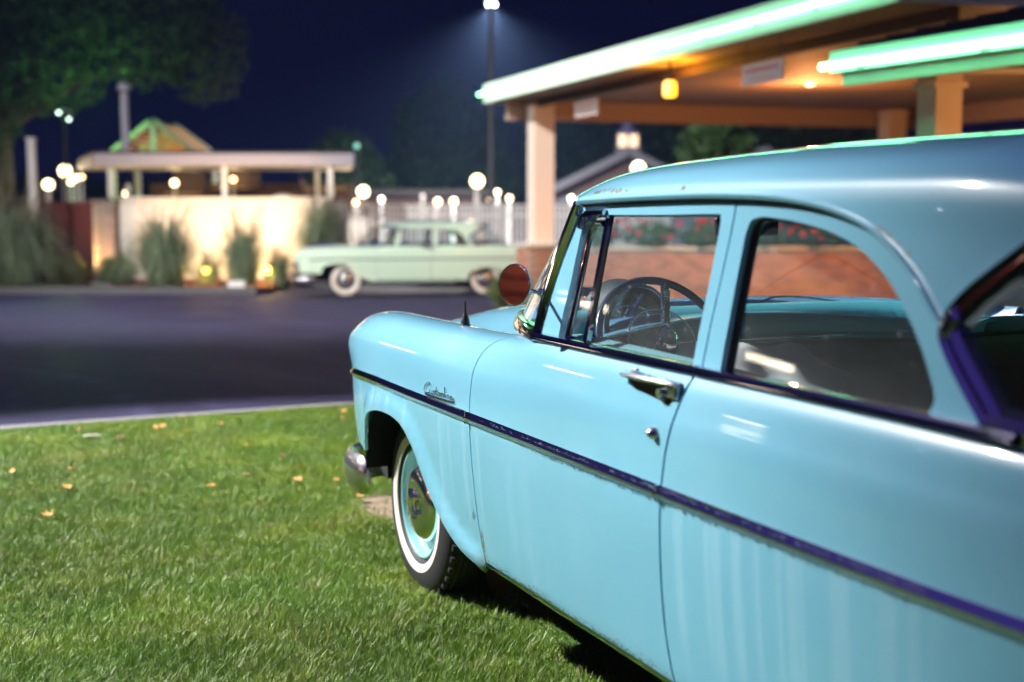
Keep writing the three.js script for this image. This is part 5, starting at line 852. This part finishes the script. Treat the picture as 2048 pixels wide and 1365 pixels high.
// ---- gabled house with cupola, far right, and roofs beyond
{ const d = 55, o = thing('gabled_house', 'dark roofed house with white verge and a glowing cupola, behind the canopy', 'building', [0, -.48, -d]), ex = 1.45, ey = 2.35, rx = 4.72, ry = 3.95;
  part('wall', [box(7.2, 2.3, .2, 4.7, 1.15, -.5), box(.2, 2.3, 8, 1.4, 1.15, -4.5), box(.2, 2.3, 8, 8.0, 1.15, -4.5)], M.house, o);
  { const s = new THREE.Shape([[ex + .15, ey], [rx, ry - .1], [rx * 2 - ex - .15, ey]].map((p) => new THREE.Vector2(...p))), g = new THREE.ExtrudeGeometry(s, { depth: .1, bevelEnabled: false }); g.translate(0, 0, -.45); part('gable', g, M.darkWood, o); }
  const roofP = part('roof', [plank([ex - .2, ey - .05, -4.4], [rx, ry + .05, -4.4], .1, 9), plank([rx * 2 - ex + .2, ey - .05, -4.4], [rx, ry + .05, -4.4], .1, 9)], M.shingle, o); part('verge', [plank([ex - .2, ey - .02, .15], [rx, ry + .08, .15], .30, .08), plank([rx * 2 - ex + .2, ey - .02, .15], [rx, ry + .08, .15], .30, .08)], M.house, o);
  const c = new THREE.Group(); c.name = 'cupola'; c.position.set(4.70, ry + .0, -.6); o.add(c); part('base', box(.95, .3, .95, 0, .1, 0), M.house, c);
  for (const s of [-1, 1]) { part('window', box(.36, .5, .04, s * .21, .52, .44), M.cupolaGlow, c); part('frame', [box(.05, .56, .06, s * .43, .52, .45), box(.05, .56, .06, s * .03, .52, .45)], M.house, c); } part('body', box(.86, .6, .84, 0, .52, 0), M.house, c); part('sill', box(1.0, .05, 1.0, 0, .26, 0), M.house, c);
  part('cupola_roof', new THREE.LatheGeometry([[.0, 1.72], [.04, 1.6], [.12, 1.35], [.3, 1.02], [.62, .84], [.60, .82], [0, .82]].map((p) => new THREE.Vector2(...p)), 4).rotateY(Math.PI / 4), M.galv, c); }
{ const o = thing('small_gable_roof', 'small pale gable end just above the sedan roof', 'building', [at(1525, 300, 48)[0], -.48, -48]); part('wall', box(1.6, 3.4, 3, 0, 1.7, -1.6), M.darkWood, o); const s = new THREE.Shape([[-.95, 3.4], [.1, 3.95], [.95, 3.4]].map((p) => new THREE.Vector2(...p))), g = new THREE.ExtrudeGeometry(s, { depth: 3.2, bevelEnabled: false }); g.translate(0, 0, -3.1); part('roof', g, M.house, o); }
{ const o = thing('long_shed', 'low dark shed roof beyond the picket fence', 'building', [-4.4, -.48, -58]); part('wall', box(6.5, 2.2, 4, 0, 1.1, 0), M.darkWood, o); part('roof', plank([-3.5, 2.4, 0], [3.5, 2.4, 0], .25, 4.6), M.shingle, o); part('door', box(.9, 1.9, .06, 1.2, .95, 2.02), M.redFence, o); }
// ---- far wood closing the horizon
{ const n = 9000, im = leafCloud(n, 99, (r) => { const a = (r() - .5) * 2.6, R0 = 92 + 10 * r(); const hgt = 3.0 + 1.6 * fbm(a * 6, 0, 3, 3); return V(Math.sin(a) * R0, -.5 + hgt * Math.sqrt(r()), -Math.cos(a) * R0); }, .7, DARKLEAF); im.name = numbered('far_wood'); tag(im, 'far dark wood along the horizon', null, null, 'stuff'); scene.add(im); }
// ---- unseen clapboard building added left of the viewpoint, to show in the sedan's wing mirror and paint
{ const o = thing('added_clapboard', 'low red clapboard building added unseen left of the viewpoint to redden the wing mirror', 'building', [-11.5, 0, -1.2], Math.PI / 2); M.clapboard = std({ name: 'red clapboard', color: lin(.36, .075, .045), roughness: .6 });
  part('wall', box(10, 3.3, .3, 0, 1.65, -.2), M.redFence, o); for (let k = 0; k < 18; k++) { const g = box(10, .20, .022, 0, 0, 0); g.rotateX(-.09); g.translate(0, .1 + k * .18, -.03); part('siding_board', g, M.clapboard, o); } for (const q of [-5, 5]) part('corner_board', box(.14, 3.3, .12, q, 1.65, -.01), M.white, o);
  part('roof', box(10.8, .22, 5.4, 0, 3.42, -2.3), M.shingle, o); part('fascia', box(10.8, .26, .06, 0, 3.42, .43), M.redFence, o);
  for (const q of [-2.6, 1.2]) { part('added_wall_lamp', [ball(.085, q, 2.75, .22, 14), box(.06, .06, .2, q, 2.86, .1)], M.globeDim, o); lamp(new THREE.PointLight(color(1, .72, .5), 4.5), o, q, 2.75, .32); } }  // lamps added to light the boards for the reflection
// ---- fallen leaves on the lawn
{ // pale cloth added for the bright patch on the driver's side of the front seat back
  const o = thing('added_seat_cloth', 'pale cloth added for the bright patch on the front seat back, seen through the quarter window', 'cloth', [CAR.x, 0, CAR.z], nearCar.rotation.y);
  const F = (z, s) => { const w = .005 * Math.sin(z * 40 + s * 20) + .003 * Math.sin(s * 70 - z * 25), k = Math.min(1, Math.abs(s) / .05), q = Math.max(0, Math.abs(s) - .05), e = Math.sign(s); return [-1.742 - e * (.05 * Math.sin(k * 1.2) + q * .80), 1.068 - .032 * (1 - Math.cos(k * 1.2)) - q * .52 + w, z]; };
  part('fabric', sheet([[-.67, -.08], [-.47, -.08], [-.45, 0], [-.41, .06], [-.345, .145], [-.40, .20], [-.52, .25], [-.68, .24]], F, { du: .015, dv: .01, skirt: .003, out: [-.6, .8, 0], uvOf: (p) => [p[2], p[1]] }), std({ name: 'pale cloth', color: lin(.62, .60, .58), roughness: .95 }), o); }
M.fallen = std({ name: 'fallen leaf', color: lin(.46, .24, .06), roughness: .7, side: THREE.DoubleSide }); M.fallenBrown = std({ name: 'brown leaf', color: lin(.20, .075, .035), roughness: .8, side: THREE.DoubleSide });
{ const r = rng(12), leafG = (curl) => { const s = new THREE.Shape(); const pts = [[0, -.5], [.08, -.3], [.34, -.34], [.26, -.1], [.5, .08], [.24, .16], [.2, .38], [.08, .3], [0, .55], [-.1, .3], [-.24, .36], [-.22, .14], [-.5, .04], [-.26, -.12], [-.3, -.36], [-.07, -.3]]; pts.forEach((p, i) => i ? s.lineTo(...p) : s.moveTo(...p)); const g = new THREE.ShapeGeometry(s); const q = g.attributes.position; for (let i = 0; i < q.count; i++) { const x = q.getX(i), y = q.getY(i); q.setXYZ(i, x, curl * (x * x * 1.5 + y * y * .8) + .06 * Math.sin(7 * x + 3 * y), -y); } g.computeVertexNormals(); return g; }, shapes = [leafG(.3), leafG(.7), leafG(1.1)];
  const ground = (px, py) => { let d = 6; for (let i = 0; i < 30; i++) d = 2700 * (1.414 - .03 - gy(d)) / (py - 410); return [(px - 1024) / 2700 * d, d]; };
  [[316, 862, 1, .085, 'large curled yellow leaf near the lawn edging'], [302, 864, 1, .06, 'small yellow leaf touching the large curled leaf near the edging'], [230, 884, 0, .065, 'dark brown leaf beside the white twig'], [146, 868, 0, .05, 'small brown leaf at the left lawn edge'], [364, 870, 1, .045, 'pale yellow leaf right of the large curled leaf'], [434, 856, 1, .06, 'flat straw coloured leaf close under the edging'], [684, 832, 2, .06, 'rust coloured leaf upright beside the sedan nose'], [682, 845, 1, .04, 'small yellow leaf just below the rust leaf at the sedan nose'], [557, 921, 0, .06, 'dark leaf in mid lawn left of the bumper'], [596, 944, 1, .065, 'bright yellow leaf left of the bumper'], [588, 974, 1, .075, 'wide orange leaf below the bright yellow leaf'], [667, 974, 1, .05, 'upright orange leaf below the bumper end'], [412, 987, 1, .06, 'yellow leaf in the centre of the lawn'], [118, 990, 1, .07, 'yellow leaf at the left of the lawn'], [82, 1048, 2, .085, 'large broken tan leaf at the far left'], [213, 1012, 0, .05, 'small brown leaf between the two left yellow leaves'], [128, 950, 1, .05, 'small tan leaf above the left yellow leaf'], [10, 955, 2, .05, 'orange leaf at the left margin'], [483, 962, 0, .045, 'small dark leaf above the bare soil patch'], [715, 1008, 1, .075, 'yellow leaf on the bare soil beside the front tyre'], [60, 1262, 0, .045, 'brown leaf low in the left corner of the lawn'], [487, 900, 1, .05, 'orange leaf on the brightest part of the lawn'], [655, 870, 1, .04, 'pale leaf near the fender nose']].forEach(([px, py, k, s, label]) => {
    const [x, d] = ground(px, py), o = tag(solo('fallen_leaf', shapes[k], k === 0 ? M.fallenBrown : M.fallen), label, 'leaf', 'fallen leaves on the lawn'); o.scale.setScalar(s * .85); o.position.set(x, lawnHeight(x, -d) + .036, -d); o.rotation.set((r() - .3) * .7, r() * 6, (r() - .5) * .7); });
  { const [x, d] = ground(173, 884), o = tag(solo('twig', [tube([[-.05, 0, 0], [-.01, .008, .01], [.05, 0, .0]], .006, 10, 6), bar([.0, .004, .008], [.025, .012, -.02], .003)], M.whiteRubber), 'short white twig lying on the lawn at left', 'twig'); o.position.set(x, lawnHeight(x, -d) + .04, -d); o.rotation.y = .15; } }

renderer.render(scene, camera);
